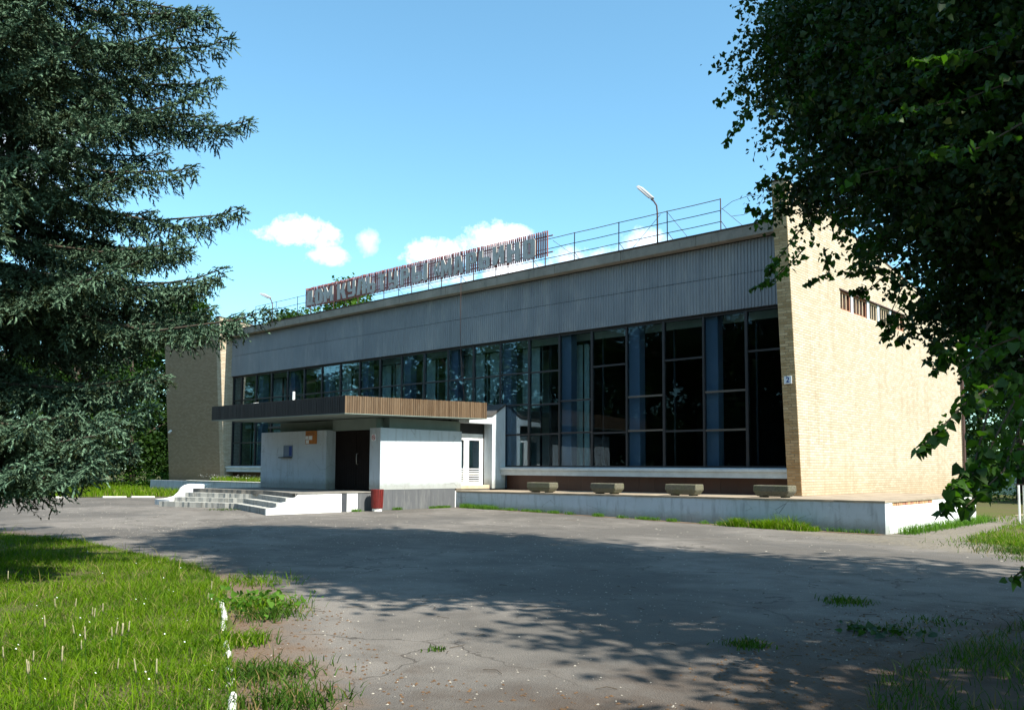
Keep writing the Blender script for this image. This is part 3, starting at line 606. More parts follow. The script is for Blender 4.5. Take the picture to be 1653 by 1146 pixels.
part('core', MB().box(EX + .01, 2.84, -2.09, .5, -.1, tz(EX) - .06), 'soil', ter)
part('side_core', MB().box(.01, 2.84, .51, 5.59, -.1, .8), 'soil', ter)
# raised bed left of the porch
bed = empty('raised_bed', (-28, -.8, .22), 'whitewashed low wall with a daisy bed in front of the left windows', 'planting bed')
part('retaining_wall', MB().box(-38.9, -18.96, -1.0, -.8, -.1, .84), 'terrace_paint', bed)
part('coping', MB().box(-34.5, -18.96, -1.03, -.78, .843, .875), 'stone_white', bed, bevel=.006)
part('earth', MB().box(-38.8, -18.97, -.798, .5, -.1, .80), 'soil', bed)

# steps and landing --------------------------------------------------
st = empty('entrance_steps', (-15, -8, .22), 'worn whitewashed entrance steps leading up to the porch landing', 'steps')
front = [(-11.7, -10.05), (-15.8, -8.72), (-18.9, -9.62)]
lev = [(.40, [(EX, -10.0), (-15.8, -8.72), (-19.1, -9.75)]), (.55, [(EX, -9.68), (-15.8, -8.34), (-18.85, -9.32)]), (.70, [(EX, -9.36), (-15.5, -8.06), (-18.8, -8.95)]), (.832, [(EX, -9.03), (-15.0, -8.05), (-19.2, -8.45)])]
for i, (z, p) in enumerate(lev):
    nxt = lev[i + 1][1] if i < 3 else None
    fr_ = []; m = 26
    for a, b in ((p[0], p[1]), (p[1], p[2])):
        for j in range(m): t = j / m; fr_.append((a[0] + (b[0] - a[0]) * t, a[1] + (b[1] - a[1]) * t + (random.uniform(-.02, .03) if 0 < j else 0)))
    fr_.append(p[2]); poly = fr_ + [(p[2][0], -5.9 + .001 * i), (EX, -5.9 + .001 * i)]
    # keep right ends inside the side wall
    poly = [(min(q[0], EX - .06), q[1]) for q in poly]
    nn = len(poly); mb = MB(); mb.v = [(q[0], q[1], z - (.16 if i else .5)) for q in poly] + [(q[0], q[1], z) for q in poly]
    for t in tessellate_polygon([[Vector((q[0], q[1], 0)) for q in poly]]): mb.f += [tuple(t), tuple(a + nn for a in reversed(t))]
    for a in range(nn): b = (a + 1) % nn; mb.f.append((a, b, nn + b, nn + a))
    part('landing' if i == 3 else 'step', mb, 'landing_concrete' if i == 3 else 'step_paint', st)
part('side_wall', MB().prism([(-10.05, -.1), (-7.38, -.1), (-7.38, .80), (-8.98, .80), (-9.04, .72), (-9.30, .67), (-9.36, .59), (-9.64, .56), (-9.68, .44), (-10.05, .39)], 'x', EX - .055, EX), 'whitewash_lit', st, label='white plastered right cheek of the steps')
part('side_wall', MB().box(EX - .05, EX - .004, -7.378, -7.18, -.1, .80), 'dark_paint', st); part('side_wall', MB().box(EX - .05, EX, -7.178, -6.76, -.1, .80), 'whitewash_lit', st)
part('side_wall', MB().box(EX - .05, EX - .004, -6.758, -5.90, -.1, .80), 'grey_stone', st)
part('landing_edge', MB().box(EX - .40, EX + .015, -9.0, -5.9, .803, .838), 'landing_concrete', st, bevel=.008)
ys_ = np.linspace(-5.898, -2.47, 7)
for i in range(6): part('plinth_slab', MB().box(EX - .3, EX - .006 - random.uniform(0, .004), ys_[i] + .002, ys_[i + 1] - .002, -.1, .882), 'grey_stone', st)
part('plinth_slab', MB().box(EX - .3, EX + .0005, -2.468, -2.41, -.1, .80), 'whitewash_lit', st)
part('platform', MB().box(-19.0, EX - .31, -5.89, -2.42, -.1, .835).box(-19.0, EX - .32, -2.418, .5, -.1, .83), 'landing_concrete', st)
# left cheek with curved white edge
pc = [(-9.2, .2), (-7.6, .2), (-7.6, .98), (-7.9, .97), (-8.1, .92), (-8.25, .82), (-8.32, .68), (-8.5, .52), (-8.85, .44), (-9.2, .42)]
part('cheek_wall', MB().prism(pc, 'x', -20.6, -19.45), 'whitewash_lit', st, label='left cheek of the steps with a curved edge')

# planters -----------------------------------------------------------
def planter_mb(w):
    mb_ = MB(); d_, h = .48, .30
    b = [(-w / 2 + .09, -d_ / 2 + .05), (w / 2 - .09, -d_ / 2 + .05), (w / 2 - .09, d_ / 2 - .05), (-w / 2 + .09, d_ / 2 - .05)]; t = [(-w / 2, -d_ / 2), (w / 2, -d_ / 2), (w / 2, d_ / 2), (-w / 2, d_ / 2)]
    ti = [(x * .86, y * .74) for x, y in t]
    V = [(x, y, 0) for x, y in b] + [(x, y, h * .45) for x, y in t] + [(x, y, h) for x, y in [(q[0] * .985, q[1] * .97) for q in t]] + [(x, y, h) for x, y in ti] + [(x, y, h - .05) for x, y in ti]
    F = [(3, 2, 1, 0), (16, 17, 18, 19)]
    for lv in range(4):
        for i in range(4): j = (i + 1) % 4; F.append((lv * 4 + i, lv * 4 + j, lv * 4 + 4 + j, lv * 4 + 4 + i))
    return mb_.add(V, F)
labels = ['exposed-aggregate planter box nearest the white porch wall', 'exposed-aggregate planter box second from the porch', 'exposed-aggregate planter box third from the porch', 'large exposed-aggregate planter box beside the brick corner pillar']
for i, (x, y, w, rz) in enumerate(((-8.0, -2.02, .98, .04), (-5.42, -1.95, .98, -.03), (-2.72, -1.88, 1.02, .02), (-.02, -1.72, 1.04, -.04))):
    z = tz(x) + .002
    p = empty('planter', (x, y, z), labels[i], 'planter', 'concrete planters along the terrace'); p.rotation_euler = (0, 0, rz)
    me = mesh_of(planter_mb(w), 'tub', bevel=.02); me.materials.append(M['aggregate']); o = bpy.data.objects.new('tub', me); COL.objects.link(o); o.parent = p; o.location = (0, 0, .03)
    for fx in (-w / 2 + .16, w / 2 - .26):
        me = mesh_of(MB().box(fx, fx + .10, -.17, .17, 0, .05), 'foot'); me.materials.append(M['aggregate']); o = bpy.data.objects.new('foot', me); COL.objects.link(o); o.parent = p
    me = mesh_of(MB().box(-w * .42, w * .42, -.17, .17, .27, .30), 'earth'); me.materials.append(M['soil']); o = bpy.data.objects.new('earth', me); COL.objects.link(o); o.parent = p

# waste bin ----------------------------------------------------------
BX, BY = -11.32, -6.28; bz = gz(BX) + .006
bn = empty('waste_bin', (BX, BY, bz), 'round dark red slatted waste bin against the porch base', 'waste bin')
part('base', MB().tube([(BX, BY, bz), (BX, BY, bz + .09)], .16, 14), 'stone_white', bn)
part('liner', MB().tube([(BX, BY, bz + .11), (BX, BY, bz + .66)], .15, 14, .165), 'red_brick', bn)
for i in range(18):
    t = 2 * math.pi * i / 18; me = None; c_, s_ = math.cos(t), math.sin(t); r0, r1, r2 = .165, .195, .222; w2 = .024
    P_ = lambda r_, k_, z_: (BX + c_ * r_ - s_ * k_, BY + s_ * r_ + c_ * k_, z_)
    part('slat', MB().hexa([P_(r0, -w2, bz + .10), P_(r0 + .02, -w2, bz + .10), P_(r0 + .02, w2, bz + .10), P_(r0, w2, bz + .10), P_(r1 - .01, -w2, bz + .70), P_(r1 + .01, -w2, bz + .70), P_(r1 + .01, w2, bz + .70), P_(r1 - .01, w2, bz + .70)]), 'red_paint', bn)
part('rim', MB().tube([(BX, BY, bz + .66), (BX, BY, bz + .69)], .185, 18), 'red_paint', bn)

# roof railing, lamps, sign ------------------------------------------
RY = .5; RZ = 8.98
rl = empty('roof_railing', (-16, RY, RZ), 'thin rusty three-rail safety railing along the front roof edge', 'railing')
px_ = [-2.73 - 1.972 * i for i in range(15)]
for i, x in enumerate(px_):
    part('post', MB().tube([(x, RY, RZ - .05), (x + random.uniform(-.02, .02), RY, 10.22)], .018, 6), 'rust', rl)
    part('brace', MB().tube([(x, RY, 9.5), (x + .25, RY + .5, RZ - .1)], .01, 5), 'rust', rl)
for z in (10.2, 9.83, 9.47):
    for a, b in zip(px_[:-1], px_[1:]):
        part('rail', MB().tube([(b, RY, z), ((a + b) / 2, RY, z - .008), (a, RY, z)], .013, 6), 'rust', rl)
for a, b in (((-4.95, RY - .02, 10.15), (-6.2, RY, 9.1)), ((-4.68, RY, 10.15), (-3.9, RY + .1, 9.1)), ((-9.65, RY, 10.1), (-8.3, RY + .2, 9.05)), ((-2.7, RY, 9.9), (-1.9, RY + .1, 9.1))): part('stay', MB().tube([a, b], .008, 5), 'rust', rl)
thing('loose_wire', MB().tube([(-2.7, .5, 9.86), (-2.3, .45, 10.02), (-1.6, .4, 10.08), (-1.2, .35, 9.9), (-1.4, .35, 9.6), (-1.9, .4, 9.5), (-2.3, .45, 9.55)], .008, 5), 'rust', (-2, .4, 9.4), 'thin curled wire loose beside the end of the roof railing', 'wire')
def lamp(x, y, z0, hz, hx, rx, label):
    e = empty('roof_lamp', (x, y, z0), label, 'lamp', 'floodlights on the roof edge')
    part('pole', MB().tube([(x, y, z0), (x, y, hz - .35), (x - .02, y - .01, hz - .12), (x - .12, y - .03, hz + .05), (x - .22, y - .04, hz + .14)], .028, 8), 'rust', e, smooth=True)
    a = Vector((x - .18, y - .05, hz + .10)); b = Vector((x - hx, y - .10, hz + rx)); d_ = (b - a).normalized(); s_ = Vector((0, 1, 0)); u_ = d_.cross(s_) * (-1 if d_.cross(s_).z < 0 else 1)
    A = lambda p_, s2, k_: tuple(p_ + s_ * s2 + u_ * k_)
    h = part('lamp_head', MB().hexa([A(a, -.09, 0), A(b, -.21, 0), A(b, .21, 0), A(a, .09, 0), A(a, -.06, .10), A(b, -.15, .08), A(b, .15, .08), A(a, .06, .10)]), 'lamp_grey', e, bevel=.01)
    m_ = a.lerp(b, .18); n2 = a.lerp(b, .93)
    part('lamp_glass', MB().hexa([A(m_, -.08, -.03), A(n2, -.13, -.03), A(n2, .13, -.03), A(m_, .08, -.03), A(m_, -.09, -.004), A(n2, -.14, -.004), A(n2, .14, -.004), A(m_, .09, -.004)]), 'lamp_glass', h)
lamp(-5.12, .55, 8.95, 10.62, .66, .60, 'grey street-type lamp on a curved pole on the roof right of the letters')
lamp(-28.8, .55, 8.95, 10.35, .85, .40, 'small grey lamp on a curved pole at the far left roof end')

SY = .36
sg = empty('rooftop_sign', (-17.7, SY, 9.05), 'long rooftop sign of grey metal Cyrillic letters on a faded red slatted grille', 'sign')
gs = mesh_of(MB().box(-.024, .024, -.02, .02, 0, .98), 'slat'); gs.materials.append(M['sign_red'])
gx = -25.5; 
while gx < -9.75:
    inst('slat', gs, (gx + random.uniform(-.01, .01), SY + .04, 9.50 + random.uniform(-.015, .015)), sg, None, (0, random.uniform(-.01, .01), 0)); gx += .108
for z in (9.66, 10.28): part('rail', MB().box(-25.55, -9.6, SY + .062, SY + .09, z - .02, z + .02), 'sign_red', sg)
for i in range(9): x = -25.2 + i * 1.9; part('post', MB().tube([(x, SY + .11, 8.98), (x, SY + .11, 10.35)], .022, 6), 'rust', sg)
G_ = {
 'Д': ([(0, 0), (0, .16), (.08, .16), (.12, 1), (.56, 1), (.56, .16), (.64, .16), (.64, 0)], [[(.27, .2), (.30, .82), (.37, .82), (.37, .2)]]),
 'О': ([(.08, 0), (0, .1), (0, .9), (.08, 1), (.52, 1), (.6, .9), (.6, .1), (.52, 0)], [[(.23, .2), (.23, .8), (.37, .8), (.37, .2)]]),
 'М': ([(0, 0), (0, 1), (.2, 1), (.38, .6), (.56, 1), (.76, 1), (.76, 0), (.55, 0), (.55, .5), (.43, .2), (.33, .2), (.21, .5), (.21, 0)], []),
 'К': ([(0, 0), (0, 1), (.22, 1), (.22, .6), (.31, .6), (.42, 1), (.64, 1), (.52, .52), (.66, 0), (.44, 0), (.31, .42), (.22, .42), (.22, 0)], []),
 'У': ([(.06, 0), (.06, .16), (.40, .16), (.40, .34), (.10, .34), (0, .44), (0, 1), (.22, 1), (.22, .5), (.40, .5), (.40, 1), (.62, 1), (.62, .12), (.52, 0)], []),
 'Л': ([(0, 0), (.12, 1), (.64, 1), (.64, 0), (.42, 0), (.42, .82), (.31, .82), (.22, 0)], []),
 'Ь': ([(0, 0), (0, 1), (.22, 1), (.22, .6), (.52, .6), (.62, .5), (.62, .1), (.52, 0)], [[(.22, .17), (.22, .43), (.40, .43), (.40, .17)]]),
 'Т': ([(.17, 0), (.17, .82), (0, .82), (0, 1), (.58, 1), (.58, .82), (.41, .82), (.41, 0)], []),
 'Р': ([(0, 0), (0, 1), (.52, 1), (.62, .9), (.62, .48), (.52, .38), (.22, .38), (.22, 0)], [[(.22, .55), (.22, .83), (.40, .83), (.40, .55)]]),
 'А': ([(0, 0), (.14, 1), (.50, 1), (.64, 0), (.43, 0), (.40, .2), (.24, .2), (.21, 0)], [[(.265, .36), (.30, .8), (.34, .8), (.375, .36)]]),
 'И': ([(0, 0), (0, 1), (.22, 1), (.22, .45), (.44, 1), (.66, 1), (.66, 0), (.44, 0), (.44, .55), (.22, 0)], []),
 'Н': ([(0, 0), (0, 1), (.22, 1), (.22, .6), (.42, .6), (.42, 1), (.64, 1), (.64, 0), (.42, 0), (.42, .42), (.22, .42), (.22, 0)], []),
}
LET = [('Д', -25.4, -24.75), ('О', -24.65, -24.03), ('М', -23.93, -23.15), ('К', -22.85, -22.13), ('У', -22.05, -21.42), ('Л', -21.34, -20.66), ('Ь', -20.57, -19.94), ('Т', -19.78, -19.2), ('У', -19.05, -18.4), ('Р', -18.22, -17.62),
       ('Ы', -17.46, -16.46), ('«', -16.08, -15.68), ('М', -15.61, -14.93), ('А', -14.87, -14.24), ('Р', -14.13, -13.49), ('Ь', -13.38, -12.74), ('И', -12.62, -11.96), ('Н', -11.84, -11.14), ('О', -11.02, -10.35)]
ZB, ZH = 9.575, .73
for ch, a, b in LET:
    mb = MB(); dz = random.uniform(-.015, .015); y0, y1 = SY - .02, SY + .035
    if ch == 'Ы':
        o_, h_ = G_['Ь']; s_ = (b - a) * .64 / .62
        mb.prism([(a + p[0] * s_, ZB + dz + p[1] * ZH) for p in o_], 'y', y0, y1, [[(a + p[0] * s_, ZB + dz + p[1] * ZH) for p in h] for h in h_]); mb.box(b - .25, b, y0, y1, ZB + dz, ZB + dz + ZH)
    elif ch == '«':
        for k_ in (0, .19): mb.prism([(a + p[0] + k_, ZB + .02 + p[1] * ZH) for p in ((0, .5), (.11, .88), (.22, .88), (.12, .5), (.22, .12), (.11, .12))], 'y', y0, y1)
    else:
        o_, h_ = G_[ch]; wd = max(p[0] for p in o_); b = a + (b - a) * .93; s_ = (b - a) / wd
        h2 = [[(a + p[0] * s_ + (.004 if ch in 'ЬР' and abs(p[0] - .22) < .001 else 0), ZB + dz + p[1] * ZH) for p in h] for h in h_]
        mb.prism([(a + p[0] * s_, ZB + dz + p[1] * ZH) for p in o_], 'y', y0, y1, h2)
    part('letter', mb, 'letter_metal', sg)

# kerb ---------------------------------------------------------------
kb = empty('kerb', (3, -19.5, .08), 'broken white painted kerb along the edge of the left lawn', 'kerb')
dv = Vector((3.83, -2.03, 0)).normalized(); p0 = Vector((1.36, -18.61, 0)); L_ = 0; 
segs = [(0, .5), (.58, 1.15), (1.25, 1.7), (2.35, 2.6), (2.75, 2.92), (3.3, 3.45), (3.65, 3.85), (4.1, 4.6), (4.75, 5.3), (5.5, 6.0)]
for a, b in segs:
    A = p0 + dv * a; B = p0 + dv * b; nv = Vector((-dv.y, dv.x, 0)) * .027; t = gz(A.x) + random.uniform(.03, .065); A = A + nv * random.uniform(-.6, .6); B = B + nv * random.uniform(-.6, .6)
    mb = MB().hexa([(q.x, q.y, -.05) for q in (A - nv, B - nv, B + nv, A + nv)] + [(q.x, q.y, t) for q in (A - nv, B - nv, B + nv, A + nv)])
    part('kerb_stone', mb, 'kerb_paint', kb, bevel=.018)

# far left: kerb stones, house, concrete fence ------------------------
fk = empty('kerb', (-30, -9.5, .22), 'low whitewashed kerb stones at the far side of the yard under the spruce', 'kerb')
for i in (0, 1, 2, 4, 6, 7, 11):
    A = Vector((-32.5 + i * .62, -13.8 + i * 1.0, 0)); part('kerb_stone', MB().hexa([(A.x, A.y, .1), (A.x + .12, A.y, .1), (A.x + .55, A.y + .85, .1), (A.x + .43, A.y + .85, .1), (A.x, A.y, .29), (A.x + .12, A.y, .29), (A.x + .55, A.y + .85, .28), (A.x + .43, A.y + .85, .28)]), 'stone_white', fk)
sheet('far_lawn', [(-32.9, -14), (-24.5, -.9), (-39, -1.1), (-44, 4), (-120, 30), (-120, -50), (-45, -40)], .018, 'soil', 1)
hs = empty('village_house', (-60, -8, .22), 'small pale house with a brick red base behind the spruce', 'house')
part('wall', MB().box(-66, -58, -14, -2, 1.25, 3.6), 'house_wall', hs); part('base', MB().box(-66.05, -57.95, -14.05, -1.95, .1, 1.25), 'house_base', hs)
part('roof', MB().prism([(-14.6, 3.6), (-1.4, 3.6), (-8, 6.2)], 'x', -66.4, -57.6), 'shingle', hs)
for y in (-12.4, -9.6, -6.4, -3.6): w = part('window', MB().box(-57.95, -57.9, y - .55, y + .55, 1.7, 3.1), 'white_metal', hs); part('pane', MB().box(-57.9, -57.88, y - .45, y + .45, 1.8, 3.0), 'interior', w)
cf = empty('concrete_fence', (-58, 9, .22), 'weathered grey concrete panel fence left of the brick wing', 'fence')
for i in range(7):
    a = Vector((-66 + i * 2.6, 12.4 - i * .5, 0)); b = a + Vector((2.55, -.49, 0))
    part('panel', MB().hexa([(a.x, a.y, .1), (b.x, b.y, .1), (b.x, b.y + .1, .1), (a.x, a.y + .1, .1), (a.x, a.y, 1.78), (b.x, b.y, 1.78), (b.x, b.y + .1, 1.78), (a.x, a.y + .1, 1.78)]), 'fence_concrete', cf)
    for r_ in range(2):
        c1, c2 = a.lerp(b, .08 + .46 * r_), a.lerp(b, .46 + .46 * r_)
        part('relief', MB().hexa([(c1.x, c1.y - .04, .5), (c2.x, c2.y - .04, .5), (c2.x, c2.y - .002, .5), (c1.x, c1.y - .002, .5), (c1.x, c1.y - .04, 1.55), (c2.x, c2.y - .04, 1.55), (c2.x, c2.y - .002, 1.55), (c1.x, c1.y - .002, 1.55)]), 'fence_concrete', cf, bevel=.02)
# far right: mint fence, post with panel
mf = empty('mint_fence', (6, 36, .1), 'pale mint green solid fence beyond the right-hand path', 'fence')
for i in range(14): part('board_panel', MB().box(-16 + i * 2.5, -16 + i * 2.5 + 2.46, 36, 36.08, .1, 1.55 + random.uniform(-.01, .01)), 'fence_mint', mf); part('post', MB().box(-16 + i * 2.5 - .04, -16 + i * 2.5 + .02, 35.93, 35.99, .1, 1.6), 'fence_mint', mf)
bd = empty('board_stand', (4.42, 4.82, .08), 'white metal posts of an information board at the right edge', 'stand')
for x in (4.43, 4.53): part('post', MB().tube([(x, 4.82 + (x - 4.43) * 1.5, .05), (x, 4.82 + (x - 4.43) * 1.5, 1.2)], .03, 8), 'white_metal', bd)
part('panel', MB().box(4.60, 5.7, 5.0, 5.03, .6, 1.15), 'blue_panel', bd); part('top_rail', MB().box(4.30, 5.72, 4.93, 4.97, 1.2, 1.23), 'rust', bd)

# ------------------------------------------------------------------ vegetation
def leaves(name, P, size, mat, parent=None, loc=(0, 0, 0), droop=.6, heart=True, tint=None, hang=.35):
    """P (n,3) leaf base points; each leaf a folded heart / lozenge hanging from its point"""
    n = len(P); d = unit(RNG.normal(size=(n, 3)) * (1, 1, .45) + (0, 0, -droop)); s = unit(np.cross(d, RNG.normal(size=(n, 3)) * .6 + (0, 0, 1.)) ); u = np.cross(s, d)
    sz = size * RNG.uniform(.5, 1.35, (n, 1))
    if heart: T = np.array([(0, .04, 0), (-.42, -.02, .10), (-.47, .38, .14), (0, 1.05, -.02), (.47, .38, .14), (.42, -.02, .10)]); F0 = np.array([(0, 1, 2), (0, 2, 3), (0, 3, 4), (0, 4, 5)])
    else: T = np.array([(0, 0, 0), (-.4, .5, .12), (0, 1.1, 0), (.4, .5, .12)]); F0 = np.array([(0, 2, 1), (0, 3, 2)])
    V = P[:, None, :] + sz[:, None, :] * (T[None, :, 0:1] * s[:, None, :] + T[None, :, 1:2] * d[:, None, :] + T[None, :, 2:3] * u[:, None, :])
    F = (np.arange(n) * len(T))[:, None, None] + F0[None]
    t = RNG.uniform(0, 1, n) if tint is None else tint
    return np_mesh(name, V.reshape(-1, 3), F.reshape(-1, 3), mat, np.repeat(t, len(F0)), parent, loc)

def lobes_points(lobes, per_m3, shell=.35):
    out = []; ti = []
    for x, y, z, r in lobes:
        n = int(per_m3 * 4.19 * r ** 3) + 5; q = unit(RNG.normal(size=(n, 3))); rad = RNG.uniform(0, 1, (n, 1)) ** shell
        q = q * rad * np.array([1, 1, .8]) * r * (1 + .18 * np.sin(q[:, :1] * 7 + x * 3) + .15 * np.sin(q[:, 1:2] * 9 + y))
        out.append(q + (x, y, z)); ti.append(np.clip(RNG.normal(.45 + .2 * np.sin(x * 5 + z * 3), .22, n), 0, 1))
    return np.concatenate(out), np.concatenate(ti)

def clumps(lobes, nsub, nleaf, sr):
    out = []; ti = []
    for x, y, z, r in lobes:
        m = int(nsub * 4.19 * r ** 3) + 4; q = unit(RNG.normal(size=(m, 3))) * (RNG.uniform(0, 1, (m, 1)) ** .42) * np.array([1, 1, .85]) * r * (1 + .22 * np.sin(7 * RNG.normal(size=(m, 1)))) + (x, y, z)
        a = np.repeat(q, nleaf, 0); d = unit(q - np.array((x, y, z)) + RNG.normal(size=(m, 3)) * .3 * r + (0, 0, -.3 * r)); L = RNG.uniform(-1, 1, (m * nleaf, 1)) * sr * 1.6
        P = a + np.repeat(d, nleaf, 0) * L + RNG.normal(size=(m * nleaf, 3)) * sr * .33 - np.array([0, 0, .35]) * np.abs(L) ** 1.5
        out.append(P); ti.append(np.clip(np.repeat(RNG.normal(.42, .22, m), nleaf) + RNG.normal(0, .12, m * nleaf), 0, .98))
    return np.concatenate(out), np.concatenate(ti)

def tree_mesh(name, H, CR, seed, leaf=.24, nl=48, dens=26, base=.22, mat='broad_leaf'):
    """a deciduous tree at the origin: root empty > trunk, limb(s), crown"""
    global RNG
    rs = random.Random(seed)
    e = bpy.data.objects.new(name, None); COL.objects.link(e); tr = MB(); tips = []
    tr.tube([(0, 0, -.1), (.1, .05, H * .25), (rs.uniform(-.3, .3), rs.uniform(-.3, .3), H * .55), (rs.uniform(-.5, .5), rs.uniform(-.5, .5), H * .9)], .028 * H, 8, .03)
    for i in range(9):
        z = H * rs.uniform(.25, .7); a = rs.uniform(0, 6.28); l_ = CR * rs.uniform(.5, .9)
        tr.tube([(0, 0, z), (math.cos(a) * l_ * .5, math.sin(a) * l_ * .5, z + l_ * .35), (math.cos(a) * l_, math.sin(a) * l_, z + l_ * .6)], .010 * H, 5, .02)
    o = bpy.data.objects.new('trunk', mesh_of(tr, 'trunk', smooth=True)); o.data.materials.append(M['bark']); COL.objects.link(o); o.parent = e
    lb = []
    for i in range(nl):
        t = rs.uniform(0, 1) ** .8; z = H * (base + (1 - base) * t * .95); rr = CR * math.sin(min(1, t * .85 + .18) * math.pi) ** .6 * rs.uniform(.35, 1.0); a = rs.uniform(0, 6.28)
        lb.append((math.cos(a) * rr, math.sin(a) * rr, z, CR * rs.uniform(.16, .32)))
    P, t = lobes_points(lb, dens, .4); leaves('crown', P, leaf, mat, e, (0, 0, 0), .3, False, t)
    return e
def setup_tree(e, loc, label, group=None, rz=0, sc=1):
    e.location = loc; e.rotation_euler = (0, 0, rz); e.scale = (sc, sc, sc); tagit(e, label, 'tree', group)

# --- linden at the right
lin = empty('linden_tree', (12.2, -12.9, .1), 'big dark linden overhanging the right side of the yard', 'tree')
tr = MB().tube([(12.2, -12.9, -.1), (12.1, -12.8, 2.0), (12.0, -12.9, 5), (11.6, -12.7, 10), (11.3, -12.9, 20)], .42, 12, .06)
part('trunk', tr, 'bark', lin, smooth=True)
LOB = [(6.06, -12.98, 7.05, 1.1), (6.94, -13.52, 6.85, 1.2), (7.9, -13.94, 6.2, 1.3), (8.59, -14.6, 5.46, 1.2), (5.95, -13.0, 6.33, 0.5), (5.65, -13.0, 7.36, 0.45), (6.78, -13.55, 5.68, 1.1), (7.71, -14.02, 5.15, 1.2), (8.51, -14.6, 4.59, 1.2), (6.16, -12.78, 5.42, 0.55), (5.80, -13.05, 5.05, 0.42), (6.96, -13.31, 5.0, 0.62), (7.47, -13.47, 4.45, 0.78), (8.26, -14.07, 3.84, 1.1), (7.88, -13.7, 3.45, 0.65), (8.37, -13.9, 3.1, 0.65), (5.75, -12.69, 7.85, 0.6), (8.28, -13.26, 2.67, 0.6)]
mb = MB()
for i, (x, y, z, r) in enumerate(LOB):
    b = Vector((11.9, -12.85, min(z + 1.5, 6) * .75)); t = Vector((x, y, z)); m_ = b.lerp(t, .55) + Vector((0, 0, .5)); mb.tube([b, m_, t], .06, 6, .012)
part('limb', mb, 'bark', lin)
pts, ti = clumps(LOB, 48, 32, .17)
hid = []                                       # the rest of the crown, mostly above and beside the frame
rs = random.Random(5)
for i in range(190):
    t = rs.random() ** 1.2; z = 3.4 + 18.5 * t; rr = 5.6 * (math.sin(min(1, .22 + t * .80) * math.pi) ** .5) * rs.uniform(.2, 1.0); a = rs.uniform(0, 6.28)
    x, y = 12 + rr * math.cos(a), -12.9 + rr * .70 * math.sin(a)
    v = Vector((x - 10.277, y + 23.56, z - 1.62)); dep = v.dot(Vector((-.6725, .737, .068))); side = v.dot(Vector((.739, .674, 0)))
    if z < 9.0 and side / dep < .70: continue
    hid.append((x, y, z, rs.uniform(.9, 1.6)))
hid += [(12.6, -18.6, 3.6, 1.3), (13.2, -20.3, 4.4, 1.4), (11.9, -17.6, 3.3, 1.1), (14.0, -19.2, 5.8, 1.5), (12.4, -20.9, 3.2, 1.1), (14.6, -21.4, 5.6, 1.5), (13.0, -17.2, 4.6, 1.2), (15, -18, 7.2, 1.6), (15.5, -20.5, 7.6, 1.6)]  # low unseen lobes added beside the frame to shade the right corner
P2, t2 = lobes_points(hid, 62, .6)
leaves('crown', np.concatenate([pts]) - (12.2, -12.9, .1), .058, 'linden_leaf', lin, (0, 0, 0), .9, True, ti)
leaves('crown_top', P2 - (12.2, -12.9, .1), .20, 'linden_leaf', lin, (0, 0, 0), .6, False, t2)
SPR = [[(5.43, -12.89, 7.21), (5.0, -13.12, 6.83), (4.72, -13.35, 6.59)], [(5.35, -12.92, 6.71), (4.98, -13.1, 6.41), (4.78, -13.25, 6.05)], [(5.68, -12.94, 5.76), (5.33, -13.1, 5.47), (5.23, -13.18, 5.38)], [(5.74, -13.09, 5.05), (5.39, -13.26, 4.91), (5.19, -13.46, 5.03)], [(5.86, -13.2, 4.43), (5.55, -13.44, 4.04), (5.32, -13.64, 3.9)], [(6.15, -13.33, 4.36), (6.19, -13.26, 4.05), (5.96, -13.46, 3.91)], [(6.82, -13.37, 4.01), (6.66, -13.51, 3.94), (6.5, -13.66, 3.94)], [(5.79, -13.02, 4.81), (5.5, -13.24, 4.32), (5.41, -13.31, 4.16)], [(7.74, -13.84, 3.51), (7.39, -14.14, 3.25), (7.12, -14.37, 3.17)], [(7.4, -13.5, 3.83), (7.28, -13.56, 3.27), (7.12, -13.68, 3.05)], [(8.52, -15.78, 2.84), (8.35, -15.9, 2.53), (8.17, -16.08, 2.63)], [(8.43, -15.84, 2.64), (8.24, -16.01, 2.58), (8.1, -15.85, 2.45)], [(8.88, -16.75, 2.32), (8.73, -17.42, 2.07), (8.54, -17.83, 1.74)], [(8.88, -16.75, 2.14), (8.8, -17.32, 1.7), (8.64, -17.71, 1.35)], [(8.9, -16.71, 1.97), (8.89, -17.23, 1.62), (8.75, -17.6, 1.39)], [(8.75, -16.86, 2.14), (8.74, -17.37, 1.62), (8.69, -17.67, 1.5)], [(8.94, -16.73, 2.58), (8.76, -16.88, 2.49), (8.59, -17.02, 2.32)], [(8.77, -15.77, 5.18), (8.46, -16.04, 5.03), (8.12, -16.34, 4.98)], [(8.75, -15.75, 4.83), (8.44, -16.02, 4.67), (7.91, -16.49, 4.52)], [(8.88, -16.26, 4.27), (8.63, -16.47, 4.08), (8.31, -16.76, 4.03)], [(9.12, -17.78, 1.06), (9.08, -17.81, 1.02), (9.04, -17.85, 0.98)], [(8.73, -15.55, 2.43), (8.6, -15.63, 2.03), (8.44, -15.76, 1.92)], [(8.56, -14.38, 2.78), (8.4, -14.47, 2.2), (8.32, -14.5, 1.79)], [(8.9, -16.05, 2.19), (8.78, -16.12, 1.76), (8.74, -16.15, 1.62)], [(8.27, -14.67, 3.13), (8.12, -14.76, 2.49), (8.06, -14.78, 2.2)], [(7.15, -13.08, 4.16), (6.91, -13.24, 3.5), (6.84, -13.27, 3.18)], [(7.04, -13.17, 4.09), (6.7, -13.45, 3.72), (6.57, -13.57, 3.72)], [(6.44, -13.08, 4.51), (6.51, -12.98, 4.13), (6.76, -12.75, 4.06)]]
